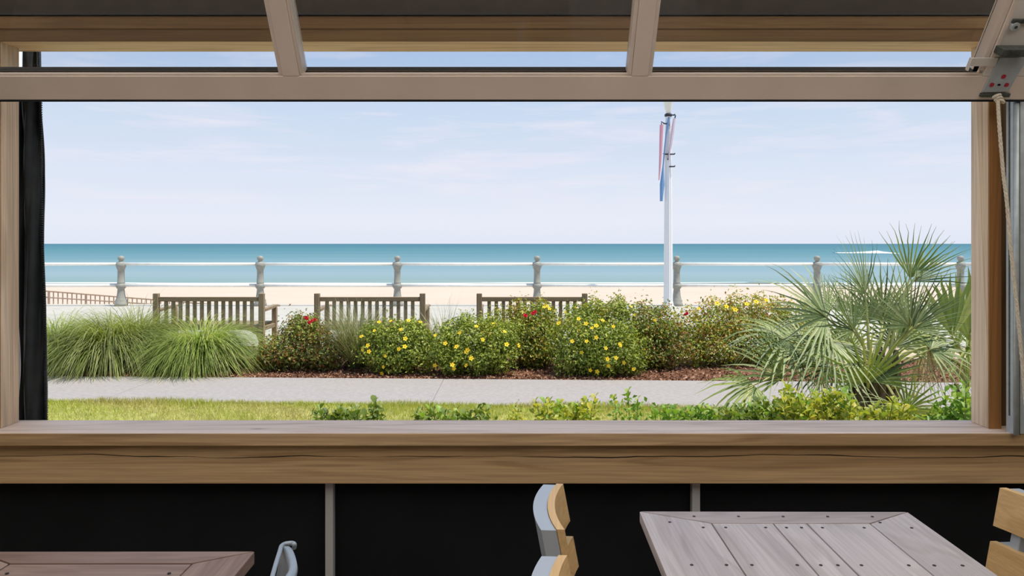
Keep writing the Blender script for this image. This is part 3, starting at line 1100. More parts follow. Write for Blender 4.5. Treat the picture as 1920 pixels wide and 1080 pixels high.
bush('flowering_bush', 'tallest green bush with yellow flowers reaching above the bench back rail', [(1080, 640, 8.0, 46), (1125, 650, 7.9, 50), (1165, 655, 7.9, 42), (1100, 605, 8.2, 38), (1150, 605, 8.2, 40), (1075, 675, 7.85, 34), (1130, 680, 7.8, 30), (1180, 680, 7.85, 26), (1120, 582, 8.3, 22), (1160, 580, 8.3, 20)],
     9600, YL, [.20, .54, .26], flowers=[('yellow', [(1085, 598), (1099, 607), (1118, 611), (1110, 615), (1118, 633), (1091, 661), (1136, 653), (1162, 645), (1163, 648), (1139, 673), (1155, 671), (1170, 680), (1107, 694), (1120, 697), (1141, 686), (1188, 692), (1048, 606), (1073, 640), (1100, 640), (1130, 601), (1150, 612), (1060, 585), (1183, 575)], .038)], size=.034)
bush('mixed_bush', 'leggy bush with reddish brown inner leaves in front of the lamp post', [(1205, 610, 8.4, 38), (1240, 615, 8.4, 38), (1220, 655, 8.3, 42), (1255, 640, 8.3, 34), (1200, 640, 8.35, 34), (1245, 670, 8.25, 24)],
     6600, [M['leafY'], M['leafO'], M['leafR']], [.46, .12, .42], size=.036, flowers=[('yellow', [(1190, 590), (1228, 600)], .034)])
bush('golden_bush', 'broad bush topped with golden yellow and orange shoots next to the palm', [(1305, 620, 8.6, 40), (1345, 605, 8.7, 42), (1390, 600, 8.7, 44), (1435, 598, 8.75, 40), (1330, 650, 8.5, 40), (1380, 645, 8.5, 44), (1430, 640, 8.6, 42), (1480, 605, 8.8, 38), (1300, 660, 8.4, 26), (1490, 645, 8.7, 38)],
     10500, [M['leafG'], M['leafO'], M['leafY'], M['leafR']], [.34, .10, .38, .18], flowers=[('yellow', [(1375, 578), (1379, 581), (1345, 569), (1362, 575), (1310, 579), (1418, 566), (1437, 563), (1400, 570)], .045), ('red', [(1288, 588), (1284, 590)], .03)], size=.037)


def grass_clump(name, label, px, py, Y, n, length, mat, spread=1.0, wid=.0045, r0=.10, lean=(0, 0), group='ornamental grasses', stiff=0.0):
    b = at(px, py, Y)
    t = thing(name, label, 'grass', (b.x, Y, 0), group=group)
    az = RNG.random(n) * 2 * PI
    el = np.radians(44 + 46 * RNG.random(n) ** .8)
    Lh = length * (.5 + .55 * RNG.random(n))
    rr = r0 * np.sqrt(RNG.random(n))
    P0 = np.stack([np.cos(az) * rr, np.sin(az) * rr, np.zeros(n)], 1)
    H = np.stack([np.cos(az), np.sin(az), np.zeros(n)], 1)
    az2 = az + RNG.normal(size=n) * .8
    H = np.stack([np.cos(az2), np.sin(az2), np.zeros(n)], 1)
    S = np.stack([-np.sin(az2), np.cos(az2), np.zeros(n)], 1)
    seg = 6
    ts = np.linspace(0, 1, seg + 1)
    bend = spread * (.75 + .5 * RNG.random(n)) * (1 - stiff)
    V = np.zeros((n, seg + 1, 2, 3))
    pos = P0.copy()
    for k, tt in enumerate(ts):
        if k:
            e = el - bend * tt ** 1.3 * 2.1
            step = Lh / seg
            pos = pos + (H * np.cos(e)[:, None] + np.array([0, 0, 1]) * np.sin(e)[:, None]) * step[:, None] + np.array([lean[0], lean[1], 0]) * step[:, None] * tt
        z = pos.copy()
        z[:, 2] = np.maximum(z[:, 2], .008)
        w = wid * (1 - tt ** 2 * .92) * (.7 + .6 * RNG.random(n))
        V[:, k, 0] = z - S * w[:, None]
        V[:, k, 1] = z + S * w[:, None]
    base = (np.arange(n) * (seg + 1) * 2)[:, None, None]
    q = np.array([[2 * k, 2 * k + 1, 2 * k + 3, 2 * k + 2] for k in range(seg)])[None]
    fo = np_mesh('blades', V.reshape(-1, 3), (base + q).reshape(-1, 4), [mat], t)
    fo['kind'] = 'stuff'
    return t


grass_clump('fountain_grass', 'smooth bright green grass clump half hidden by the black curtain', 108, 700, 8.5, 2800, 1.12, M['grassB'], lean=(.1, 0), spread=.9)
grass_clump('fountain_grass', 'large drooping fountain grass with pale strands over the path edge beside the curtain', 205, 696, 8.4, 3800, 1.26, M['grassA'], spread=.95, lean=(.0, -.04))
grass_clump('fountain_grass', 'drooping bright fountain grass in front of the nearest bench to the curtain', 378, 696, 8.35, 3600, 1.12, M['grassB'], spread=.95, lean=(.12, -.03))
grass_clump('fountain_grass', 'darker upright grass tuft between the two drooping clumps', 258, 690, 8.75, 1800, 1.15, M['grassA'], spread=.7)
grass_clump('wispy_grass', 'grey green upright wispy grass between the rose bush and the yellow flowers', 668, 690, 8.35, 1300, 1.0, M['grassC'], spread=.5, stiff=.2, wid=.003)
grass_clump('wispy_grass', 'thin grey wispy grass behind the gap between the middle and end bench', 832, 690, 8.75, 700, 1.0, M['grassC'], spread=.6, stiff=.2, wid=.0025)


# ---- palms -------------------------------------------------------------------
def frond(parent, base, hub, cdir, nrm, R, spread, nseg, mat, droop=.25, cup=.12, wfac=.95, rp=.009, fuse=.28):
    """fan leaf: stalk from base to hub, leaflets radiating about cdir in the plane with normal nrm"""
    base, hub, d, nn = Vector(base), Vector(hub), Vector(cdir).normalized(), Vector(nrm)
    nn = (nn - d * nn.dot(d)).normalized()
    sd = nn.cross(d)
    V, Fc = [], []
    rings = 7
    dth = math.radians(spread) / nseg
    for i in range(nseg):
        th = (i + .5 - nseg / 2) * dth
        e = d * math.cos(th) + sd * math.sin(th)
        f = -d * math.sin(th) + sd * math.cos(th)
        Ls = R * (1 - .30 * (abs(th) / math.radians(180)) ** 1.2) * random.uniform(.9, 1.06)
        bendr = random.uniform(.6, 1.5) * droop
        twist = random.uniform(-.3, .3)
        off = len(V)
        for k in range(rings):
            u = k / (rings - 1)
            p = hub + e * (Ls * u) + nn * (cup * Ls * (u - u * u * .6)) + Vector((0, 0, -1)) * (bendr * Ls * u ** 2.6) + f * (random.uniform(-.012, .012) * u)
            w = Ls * math.sin(dth / 2) * u * 1.02 if u <= fuse else Ls * math.sin(dth / 2) * fuse * 1.02 * (1 - ((u - fuse) / (1 - fuse)) ** 1.25) * 1.0
            w = max(w * wfac, .0008)
            fold = w * .55
            ff = f * math.cos(twist * u) + nn * math.sin(twist * u)
            V += [p - ff * w, p - nn * fold, p + ff * w]
        for k in range(rings - 1):
            a = off + k * 3
            Fc += [(a, a + 1, a + 4, a + 3), (a + 1, a + 2, a + 5, a + 4)]
    fo = np_mesh('frond', np.array([list(v) for v in V]), Fc, [mat], parent)
    bm = bmesh.new()
    mid = (base + hub) / 2 + Vector((0, 0, .12 * (hub - base).length))
    tube(bm, spline([base, mid, hub, hub + d * R * .18 + nn * cup * .1], 4), [rp * 1.3] * 4 + [rp] * 4 + [rp * .75] * 3 + [rp * .3] * 2, n=5)
    obj('stalk', bm, [M['petiole']], fo)
    return fo


PY = 5.55
pb = at(1640, 800, PY)
pal = thing('fan_palm', 'large blue green fan palm spreading over the path', 'palm', (pb.x, PY, 0))
O = Vector((pb.x, PY, 0))
bm = bmesh.new()
for k in range(15):
    a = 2 * PI * k / 15
    b0 = Vector((math.cos(a) * .11, math.sin(a) * .10, 0))
    e0 = Vector((math.cos(a) * (.15 + .05 * (k % 2)), math.sin(a) * .15, .46 + .10 * (k % 3)))
    tube(bm, [b0, (b0 + e0) / 2, e0], [.05, .042, .022], n=6)
tr = obj('trunk', bm, [M['palmtrunk']], pal)
tr['kind'] = 'stuff'


def W(px, py, dy=0.0):
    return at(px, py, PY + dy) - O


def D(ax, up, toward):
    """direction: ax right, up, toward the viewer"""
    return Vector((ax, -toward, up))


crown = W(1642, 715)
FR = [
    # hub px, py, dy, dir(right, up, toward), normal(right, up, toward), R px, spread, n, droop, cup, mat
    (1548, 594, -.25, (-.85, .50, .1), (.2, .6, .75), 165, 215, 26, .22, .12, 'palm'),
    (1622, 552, .10, (-.45, .88, .0), (.5, .2, .8), 125, 120, 18, .03, .18, 'palm'),
    (1706, 522, .05, (.28, .95, .0), (-.45, .1, .85), 112, 95, 14, .02, .12, 'palmY'),
    (1712, 528, .0, (.85, .52, .1), (-.35, .5, .75), 112, 80, 11, .03, .10, 'palm'),
    (1706, 612, -.30, (-.25, .95, .15), (.15, .1, .95), 150, 165, 26, .06, .10, 'palm'),
    (1712, 616, -.32, (.75, .65, .15), (-.2, .5, .85), 105, 120, 17, .08, .10, 'palm'),
    (1624, 716, -.45, (-.15, .95, .2), (.0, -.2, .95), 135, 200, 20, .10, .22, 'palmY'),
    (1630, 716, -.45, (.75, .6, .2), (-.3, .5, .8), 120, 90, 10, .16, .14, 'palm'),
    (1468, 708, -.30, (-.72, .68, .1), (.3, .5, .8), 165, 130, 17, .16, .10, 'palm'),
    (1480, 640, -.10, (-.9, .30, .2), (.1, .9, .4), 165, 190, 22, .42, .08, 'palm'),
    (1412, 722, -.45, (-.75, -.25, .3), (-.1, .75, .6), 118, 190, 15, .42, .06, 'palmY'),
    (1560, 640, -.35, (-.3, -.45, .6), (-.1, .6, .7), 130, 200, 24, .30, .04, 'palm'),
    (1600, 620, -.15, (-.55, .75, .2), (.3, .3, .85), 140, 170, 24, .10, .10, 'palm'),
    (1655, 600, .25, (-.1, 1.0, -.1), (.1, .1, .95), 135, 190, 24, .08, .12, 'palm'),
    (1745, 655, -.05, (.85, .15, .2), (-.1, .9, .5), 95, 190, 18, .35, .05, 'palm'),
    (1700, 768, -.60, (.55, .55, .3), (-.2, .5, .85), 90, 150, 15, .12, .12, 'palmY'),
    (1690, 768, -.62, (-.8, .12, .45), (.1, .85, .5), 100, 120, 13, .30, .06, 'palm'),
    (1712, 745, -.5, (.0, 1.0, .1), (.9, .0, .4), 55, 60, 6, .02, .1, 'palmY'),
    (1565, 690, -.35, (-.55, -.30, .5), (-.1, .7, .6), 110, 180, 18, .35, .05, 'palm'),
    (1510, 650, .25, (-.85, .45, -.2), (.2, .6, .7), 130, 190, 20, .22, .08, 'palm'),
    (1680, 650, .35, (.2, .9, -.2), (-.1, .2, .9), 120, 200, 22, .15, .1, 'palm'),
    (1590, 660, .30, (-.5, .8, -.3), (.1, .3, .9), 120, 200, 22, .15, .1, 'palmY'),
]
for k in range(9):
    a = PI * (.06 + .88 * (k + .5) / 9)
    rr_ = random.uniform(70, 125)
    FR.append((1628 + rr_ * math.cos(a) * 1.25, 680 - rr_ * math.sin(a) * .8, random.uniform(.1, .5), (math.cos(a), math.sin(a) * .9, random.uniform(-.3, .3)),
               (random.uniform(-.5, .5) - math.cos(a) * .3, .5, random.uniform(.4, .9)), random.uniform(95, 130), random.uniform(110, 190), random.randint(16, 24), random.uniform(.08, .3), .1, random.choice(('palm', 'palm', 'palmY'))))
for (hx, hy, dy, d, nn, Rp, sp, ns, dr, cu, mk) in FR:
    hub = W(hx, hy, dy)
    frond(pal, crown + Vector((random.uniform(-.08, .08), random.uniform(-.06, .06), random.uniform(-.1, .05))), hub, D(*d), D(*nn), Rp / F * (PY + dy), sp, ns, M[mk], droop=dr, cup=cu)
for (hx, hy, dy, d, nn, Rp) in ((1740, 650, .0, (.15, -.85, .3), (.2, .3, .9), 95), (1725, 668, .1, (-.1, -.9, .2), (.2, .2, .9), 75), (1540, 700, -.2, (-.1, -.9, .2), (.2, .2, .9), 70)):
    frond(pal, crown, W(hx, hy, dy), D(*d), D(*nn), Rp / F * PY, 80, 11, M['palmdead'], droop=.15, cup=.05)

PY2 = 6.0
p2 = at(1815, 800, PY2)
pal2 = thing('young_palm', 'yellow green palm with broad upright blades against the window jamb', 'palm', (p2.x, PY2, 0))
O2 = Vector((p2.x, PY2, 0))
bm = bmesh.new()
for k in range(5):
    a = 2 * PI * k / 5
    tube(bm, [(math.cos(a) * .05, math.sin(a) * .05, 0), (math.cos(a) * .09, math.sin(a) * .08, .28)], [.035, .02], n=6)
tr = obj('trunk', bm, [M['palmtrunk']], pal2)
tr['kind'] = 'stuff'
for (hx, hy, dy, d, nn, Rp, sp, ns, dr, mk) in (
        (1786, 632, -.55, (-.06, 1.0, .0), (.1, .0, 1.0), 125, 80, 9, .02, 'palmY'),
        (1818, 640, -.45, (.15, 1.0, .0), (-.1, .0, 1.0), 140, 110, 11, .02, 'palmY'),
        (1795, 650, -.25, (-.3, .6, .3), (.1, .5, .8), 75, 190, 14, .2, 'palmY'),
        (1812, 652, -.35, (.4, .1, .5), (-.1, .8, .6), 85, 210, 18, .35, 'palmY'),
        (1790, 690, -.3, (-.6, .2, .4), (.1, .7, .6), 70, 190, 16, .35, 'palm'),
        (1850, 680, .1, (.6, .6, .1), (-.2, .4, .8), 110, 170, 16, .15, 'palmY')):
    hub = at(hx, hy, PY2 + dy) - O2
    frond(pal2, Vector((0, 0, .25)), hub, D(*d), D(*nn), Rp / F * (PY2 + dy), sp, ns, M[mk], droop=dr, cup=.08, wfac=1.15 if ns < 12 else .95, fuse=.5 if ns < 12 else .28)

# ---- foreground shrubs: every leaf is an object -------------------------------
leaf_protos = {}


def leaf_mesh(kind):
    if kind in leaf_protos:
        return leaf_protos[kind]
    bm = bmesh.new()
    prof = [(0, .06, 0), (.3, .34, .02), (.62, .56, .03), (.86, .44, .0), (1.0, .08, -.04)]
    rows = []
    for t_, w, z in prof:
        rows.append([bm.verts.new((t_, -w * .62, z + w * .18)), bm.verts.new((t_, 0, z)), bm.verts.new((t_, w * .62, z + w * .18))])
    for a, b in zip(rows, rows[1:]):
        bm.faces.new((a[0], a[1], b[1], b[0]))
        bm.faces.new((a[1], a[2], b[2], b[1]))
    me = bpy.data.meshes.new('leaf')
    bm.to_mesh(me)
    bm.free()
    me.materials.append(M[kind])
    leaf_protos[kind] = me
    return me


def shrub(label, Y, tips, kind, per=11, size=.052, spreadz=.2, kinds2=None, name='leafy_shrub'):
    """tips: list of (px, py) of the sprig ends"""
    xs = [at(px, py, Y).x for px, py in tips]
    base = Vector((sum(xs) / len(xs), Y, 0))
    t = thing(name, label, 'shrub', base)
    for (px, py) in tips:
        yy = Y + random.uniform(-.16, .16)
        tip = at(px, py, yy) - base
        foot = Vector((tip.x * .72 + random.uniform(-.04, .04), tip.y * .5, 0))
        bm = bmesh.new()
        tube(bm, spline([foot, foot.lerp(tip, .55) + Vector((random.uniform(-.02, .02), 0, 0)), tip], 3), [.005] * 3 + [.0035] * 3 + [.002], n=5)
        obj('stem', bm, [M['greenstem']], t)
        ax = (tip - foot).normalized()
        for k in range(per):
            f = 1 - (k / per) * min(.95, spreadz / max(.08, tip.z))
            p = foot.lerp(tip, f)
            a = k * 2.4 + random.uniform(-.4, .4)
            side = Vector((math.cos(a), math.sin(a), 0))
            up = .95 - .75 * (k / per) + random.uniform(-.15, .15)
            d = (side * (1 - .35 * up) + ax * up).normalized()
            kd = kind if not kinds2 or random.random() > .3 else kinds2
            lf = link('leaf', leaf_mesh(kd), [], t)
            lf.location = p
            zz = (Vector((0, 0, 1)) - d * d.z + Vector([random.uniform(-.25, .25) for _ in range(3)]))
            zz = (zz - d * zz.dot(d)).normalized()
            yv = zz.cross(d)
            lf.rotation_euler = Matrix((d, yv, zz)).transposed().to_euler()
            k2 = size * random.uniform(.85, 1.35) * (.7 if k == 0 else 1)
            lf.scale = (k2, k2, k2)
    # inner leaves too deep in the shrub to pick out singly
    m = 60 * len(tips)
    tz = np.array([list(at(px, py, Y) - base) for px, py in tips])
    k = RNG.integers(0, len(tips), m)
    f = .35 + .6 * RNG.random(m)
    Pq = tz[k] * np.stack([.75 + .25 * f, f, f], 1) + RNG.normal(size=(m, 3)) * np.array([.03, .08, .02])
    Nq = unit(RNG.normal(size=(m, 3)) + np.array([0, -.3, .7]))
    V, Fq = leaves_np(Pq, Nq, size * (.6 + .5 * RNG.random(m)), aspect=.65)
    np_mesh('foliage', V, Fq, [M[kind]], t)['kind'] = 'stuff'
    return t


def tipline(x0, x1, n, top, jit):
    return [(x0 + (x1 - x0) * (i + random.uniform(.2, .8)) / n, top + random.uniform(0, jit)) for i in range(n)]


shrub('low dark green leafy shrub at the sill, nearest the grass clumps', 4.7, tipline(585, 715, 11, 766, 14) + [(704, 752), (637, 764)], 'shrubD', per=9)
shrub('low dark green leafy shrub at the sill below the yellow flowered bush', 4.7, tipline(775, 920, 13, 764, 14), 'shrubD', per=9, kinds2='shrubG')
shrub('single small pale sprig standing alone at the sill', 4.6, [(966, 760), (972, 766), (958, 772)], 'shrubY', per=7, size=.04)
shrub('bushy upright yellow green shrub with rounded leaves near the middle of the sill', 4.6, [(1004, 752)] + tipline(1012, 1122, 15, 738, 30), 'shrubY', per=10, size=.046, kinds2='shrubG')
shrub('sparse shrub of three thin upright leafy shoots', 4.6, [(1152, 745), (1178, 733), (1196, 748)], 'shrubG', per=11, size=.042, spreadz=.26, kinds2='shrubY')
shrub('fresh bright green shrub at the sill just before the palm fronds', 4.6, tipline(1225, 1345, 15, 762, 16), 'shrubG', per=10, size=.05)
shrub('mid green shrub under the drooping palm frond', 4.5, tipline(1345, 1470, 14, 758, 16) + [(1422, 752), (1432, 750)], 'shrubD', per=10, kinds2='shrubG')
shrub('golden yellow green shrub with one tall shoot under the palm', 4.3, tipline(1465, 1600, 19, 734, 26) + [(1476, 722), (1470, 740)], 'shrubY', per=11, size=.05, kinds2='shrubG')
shrub('yellow green shrub at the foot of the palm trunk', 4.4, tipline(1600, 1710, 13, 752, 22), 'shrubY', per=10, kinds2='shrubD')
shrub('glossy bright green shrub tucked against the window jamb', 4.3, tipline(1752, 1850, 12, 745, 30) + [(1795, 730), (1812, 722), (1772, 735)], 'shrubG', per=11, size=.052, spreadz=.26)

# ---- mulch chips and lawn blades ---------------------------------------------
n = 16000
X = RNG.uniform(-6.2, 6.6, n)
Yc = far_edge(X) + .02 + (RNG.random(n) ** 1.5) * 1.35
P = np.stack([X, Yc, .004 + .022 * RNG.random(n)], 1)
Nn = unit(RNG.normal(size=(n, 3)) * .5 + np.array([0, 0, 1]))
V, Fq = leaves_np(P, Nn, .018 + .04 * RNG.random(n), fold=.15, aspect=.4)
tag(np_mesh('mulch_chips', V, Fq, [M['chip']]), 'brown wood chip mulch strewn over the planting bed', kind='stuff')

n = 60000
X = RNG.uniform(-6.0, 5.5, n)
yn = near_edge(X)
Yc = yn - .0 - (yn - 4.05) * RNG.random(n) ** 2.2 + .03 * np.sin(X * 9) * RNG.random(n)
P = np.stack([X, Yc, np.zeros(n)], 1)
hgt = .025 + .03 * RNG.random(n) + .02 * (np.sin(X * 2.3) * np.sin(Yc * 5 + X) > .2)
az = RNG.random(n) * 2 * PI
S = np.stack([np.cos(az), np.sin(az), np.zeros(n)], 1)
tip = P + np.stack([RNG.normal(size=n) * .02, RNG.normal(size=n) * .02, hgt], 1)
V = np.stack([P - S * .003, P + S * .003, tip], 1).reshape(-1, 3)
pt = np.sin(X * 1.7 + 2 * np.sin(Yc * 3)) + .8 * np.sin(X * 5.1 + Yc * 7) + .7 * RNG.normal(size=n)
tag(np_mesh('lawn_grass', V, np.arange(3 * n).reshape(-1, 3), [M['lawnblade'], M['lawndry']], midx=(pt > .45).astype(int)), 'short sunlit grass between the path and the window', kind='stuff')

# =================================================================== OVERHEAD DOOR
dv = Vector((0, -.576, .8174))      # up the panel
dw = Vector((0, .8174, .576))       # outwards
dO = Vector((0, 2.35, EYE + .5676))
door = thing('overhead_door', 'bronze metal glazed overhead door section tilted open under the header', 'door', dO, kind='thing')
EXv = Vector((1, 0, 0))


def duv(px, py, w=0.0):
    """X and v on the door plane (offset w outwards) seen at a pixel"""
    dx, dz = (px - 960) / F, (HZ - py) / F
    Y = (.8174 * 2.35 + .576 * .5676 + w) / (.8174 + .576 * dz)
    return dx * Y, -.576 * (Y - 2.35) + .8174 * (dz * Y - .5676)


def dbox(x0, x1, v0, v1, w0, w1, bev=0.0):
    bm = bmesh.new()
    prism(bm, [(x0, v0), (x1, v0), (x1, v1), (x0, v1)], w1 - w0, dw * w0, EXv, dv, dw, bev=bev)
    return bm


VT = .46
DX0, DX1 = -1.99, 1.79
obj('bottom_rail', dbox(DX0, DX1, -.085, 0, 0, .03, bev=.002), [M['bronze']], door)
obj('rail_lip', dbox(DX0, 1.60, .0005, .006, .006, .02), [M['bronze']], door)
obj('glazing_channel', dbox(DX0, 1.60, -.06, -.002, .031, .092), [M['gasket']], door)
obj('weather_strip', dbox(DX0, DX1, -.0925, -.0855, .0, .06), [M['gasket']], door)
stx = [(-.749, .028), (.4335, .028)]
for cx, hw in stx:
    st = obj('stile', dbox(cx - hw, cx + hw, .001, VT, 0, .016, bev=.001), [M['bronze']], door)
    obj('stile_flange', dbox(cx - hw - .0135, cx - hw - .001, .004, VT, .004, .06), [M['bronze']], st)
    obj('stile_flange', dbox(cx + hw + .001, cx + hw + .0085, .004, VT, .004, .06), [M['bronze']], st)
    obj('glazing_bead', dbox(cx + hw + .009, cx + hw + .0135, .004, VT, .008, .06), [M['bronze_light']], st)
    obj('stile_core', dbox(cx - hw + .001, cx + hw - .001, .004, VT, .0165, .06), [M['bronze']], st)
xe = 1.578
es = obj('end_stile', dbox(xe + .018, DX1 + .02, .001, VT, 0, .03, bev=.001), [M['bronze_light']], door)
obj('stile_flange', dbox(xe + .0, xe + .016, .02, VT, .004, .06), [M['bronze']], es)
obj('stile_groove', dbox(xe + .019, xe + .030, .02, VT, -.0025, .001), [M['bronze']], es)
obj('end_stile', dbox(DX0, -1.90, .001, VT, 0, .03), [M['bronze']], door)
gx = [-1.90, -.749 - .042, -.749 + .042, .4335 - .042, .4335 + .042, xe]
for a, b in ((gx[0], gx[1]), (gx[2], gx[3]), (gx[4], gx[5])):
    obj('pane', dbox(a, b, .0, VT, .050, .054), [M['glass']], door)
# corner bracket with red paint dabs
poly = [duv(*q, w=-.006) for q in ((1874.5, 108.5), (1935, 108.5), (1920, 121), (1905, 146), (1891, 171), (1866, 172.5), (1842.5, 173))]
bm = bmesh.new()
prism(bm, poly, .005, dw * -.006, EXv, dv, dw)
br = obj('corner_bracket', bm, [M['galv']], door)
for q, r in (((1881.5, 143.5), 4.2), ((1859.5, 159), 4.2), ((1887, 159.2), 4.2)):
    u, v = duv(*q, w=-.0065)
    rr = r / F * 2.36
    bm = bmesh.new()
    prism(bm, [(u + math.cos(k * PI / 5) * rr * (1 + .15 * math.sin(k * 2.2)), v + math.sin(k * PI / 5) * rr) for k in range(10)], .0012, dw * -.0078, EXv, dv, dw)
    obj('paint_dab', bm, [M['redpaint']], br)
u, v = duv(1873, 159, w=-.0065)
bm = bmesh.new()
prism(bm, [(u + math.cos(k * PI / 5) * .006, v + math.sin(k * PI / 5) * .0035) for k in range(10)], .001, dw * -.0075, EXv, dv, dw)
obj('bolt_hole', bm, [M['black']], br)
a = duv(1871, 104, w=-.03)
b = duv(1940, 90, w=-.03)
obj('roller_block', dbox(a[0], b[0], a[1], b[1], -.045, -.001, bev=.003), [M['galv_dark']], door)
a = duv(1836, 181, w=-.004)
b = duv(1893, 174.5, w=-.004)
obj('bottom_angle', dbox(a[0], b[0], a[1], b[1], -.012, -.001, bev=.001), [M['galv_dark']], door)
# slide latch on the rail
a, b = duv(1816, 124, w=-.004), duv(1872, 108.5, w=-.004)
la = obj('slide_latch', dbox(a[0], b[0], a[1], b[1], -.006, -.001, bev=.001), [M['bronze_light']], door)
a, b = duv(1814.5, 133, w=-.02), duv(1823, 110, w=-.02)
obj('latch_tab', dbox(a[0], b[0], a[1], b[1], -.022, -.0065, bev=.002), [M['bronze_light']], la)
a, b = duv(1824, 134, w=-.004), duv(1836, 124.5, w=-.004)
obj('latch_slot', dbox(a[0], b[0], a[1], b[1], -.004, -.001), [M['black']], la)
# hinge roller higher on the end stile
u, v = duv(1903, 50, w=-.01)
bm = bmesh.new()
prism(bm, [(u + math.cos(k * PI / 8) * .014, v + math.sin(k * PI / 8) * .014) for k in range(16)], .014, dw * -.015, EXv, dv, dw, bev=.002)
hg = obj('hinge', bm, [M['galv']], door, smooth=False)
obj('hinge_plate', dbox(u - .012, u + .05, v + .010, v + .024, -.012, -.001, bev=.002), [M['galv_dark']], hg)
bm = bmesh.new()
prism(bm, [(u + math.cos(k * PI / 5) * .005, v + math.sin(k * PI / 5) * .005) for k in range(10)], .002, dw * -.0175, EXv, dv, dw)
obj('screw', bm, [M['galv_dark']], hg)

# ---- vertical track ------------------------------------------------------------
trk = thing('door_track', 'galvanised steel roller track standing on the sill beside the timber jamb', 'track', (1.77, 2.46, ZS))
H = 1.27
obj('mounting_angle', boxbm(-.0165, -.0145, -.034, .0, 0.0, H), [M['galv']], trk)
obj('mounting_flange', boxbm(-.0144, .05, -.003, .0, .0, H), [M['galv_dark']], trk)
bm = bmesh.new()
tube(bm, [(-.011, -.042, 0.0), (-.011, -.042, H)], .0085, n=12)
obj('track_lip', bm, [M['galv']], trk, smooth=True)
obj('track_web', boxbm(-.0035, .0, -.045, -.004, 0, H), [M['galv_dark']], trk)
obj('track_back', boxbm(.004, .034, -.030, -.027, 0, H), [M['galv']], trk)
obj('track_slot', boxbm(-.0172, -.0166, -.020, -.012, .06, H), [M['galv_dark']], trk)

# ---- pull rope -----------------------------------------------------------------
rpts = [(1871, 183), (1871.5, 195), (1874.7, 250), (1880.6, 320), (1887.7, 377), (1894.7, 461), (1902, 531), (1908.7, 594), (1916.5, 680), (1924, 770), (1932, 880)]
R0 = at(1871, 183, 2.36)
rope = thing('pull_rope', 'cream braided pull rope knotted to the door corner and hanging down', 'rope', R0)
P = spline([at(px, py, 2.36 - .10 * i / 10) - R0 for i, (px, py) in enumerate(rpts)], 14)
bm = bmesh.new()
for ph in (0, 2 * PI / 3, 4 * PI / 3):
    q = []
    for i, p in enumerate(P):
        a = ph + i * 1.1
        q.append(p + Vector((math.cos(a), math.sin(a), 0)) * .0028)
    tube(bm, q, .0036, n=5)
obj('braid', bm, [M['rope']], rope, smooth=True)['kind'] = 'stuff'
bm = bmesh.new()
for k in range(3):
    c = Vector((-.006 + .006 * k, -.004, .004 - .009 * k))
    tube(bm, [c + Vector((math.cos(a) * .010, math.sin(a) * .008, .004 * math.sin(a * 1.5 + k))) for a in [i * PI / 6 for i in range(13)]], .005, n=6)
obj('knot', bm, [M['rope']], rope, smooth=True)['kind'] = 'stuff'

# ---- rolled black curtain at the other jamb -------------------------------------
CY = 2.66
cur = thing('vinyl_curtain', 'narrow black vinyl curtain gathered at the jamb with a zipper edge', 'curtain', at(60, 790, CY).xyz)
C0 = Vector(cur.location)
edgeR = [(70, 60), (72, 94), (77, 190), (78, 400), (85.5, 640), (87.5, 792), (89, 860)]


def redge(py):
    for (a, ya), (b, yb) in zip(edgeR, edgeR[1:]):
        if py <= yb:
            return a + (b - a) * (py - ya) / (yb - ya)
    return edgeR[-1][0]


V, Fc = [], []
rows, cols = 70, 18
for j in range(rows + 1):
    py = 62 + (850 - 62) * j / rows
    xl = 39.5 if py < 150 else 33
    for i in range(cols + 1):
        u = i / cols
        px = xl + (redge(py) - xl) * u
        dep = .022 * math.sin(u * 9 + .5 * math.sin(py * .012)) + .008 * math.sin(u * 21 + py * .02)
        p = at(px, py, CY)
        V.append((p.x - C0.x, dep, p.z - C0.z))
for j in range(rows):
    for i in range(cols):
        a = j * (cols + 1) + i
        Fc.append((a, a + 1, a + cols + 2, a + cols + 1))
sh = np_mesh('sheet', V, Fc, [M['fabric']], cur, smooth=True)
sm = sh.modifiers.new('thick', 'SOLIDIFY')
sm.thickness = .004
bm = bmesh.new()
py = 64
while py < 850:
    p = at(redge(py), py, CY)
    x, z = p.x - C0.x, p.z - C0.z
    box(bm, x - .004, x + .0028, -.004, .004, z - .0022, z + .0022)
    py += 4.3
obj('zipper_teeth', bm, [M['fabric']], cur)['kind'] = 'stuff'
c = at(36.5, 100, 2.75)
pipe = thing('conduit', 'thin white vertical pipe behind the black curtain', 'pipe', (c.x, 2.75, 0))
bm = bmesh.new()
tube(bm, [(0, 0, 0), (0, 0, 2.74)], .0085, n=12)
obj('tube', bm, [M['white']], pipe, smooth=True)
obj('clip', boxbm(-.012, .012, -.012, .012, 2.1, 2.115, bev=.002), [M['galv']], pipe)

# =================================================================== TABLES
TZ = .74


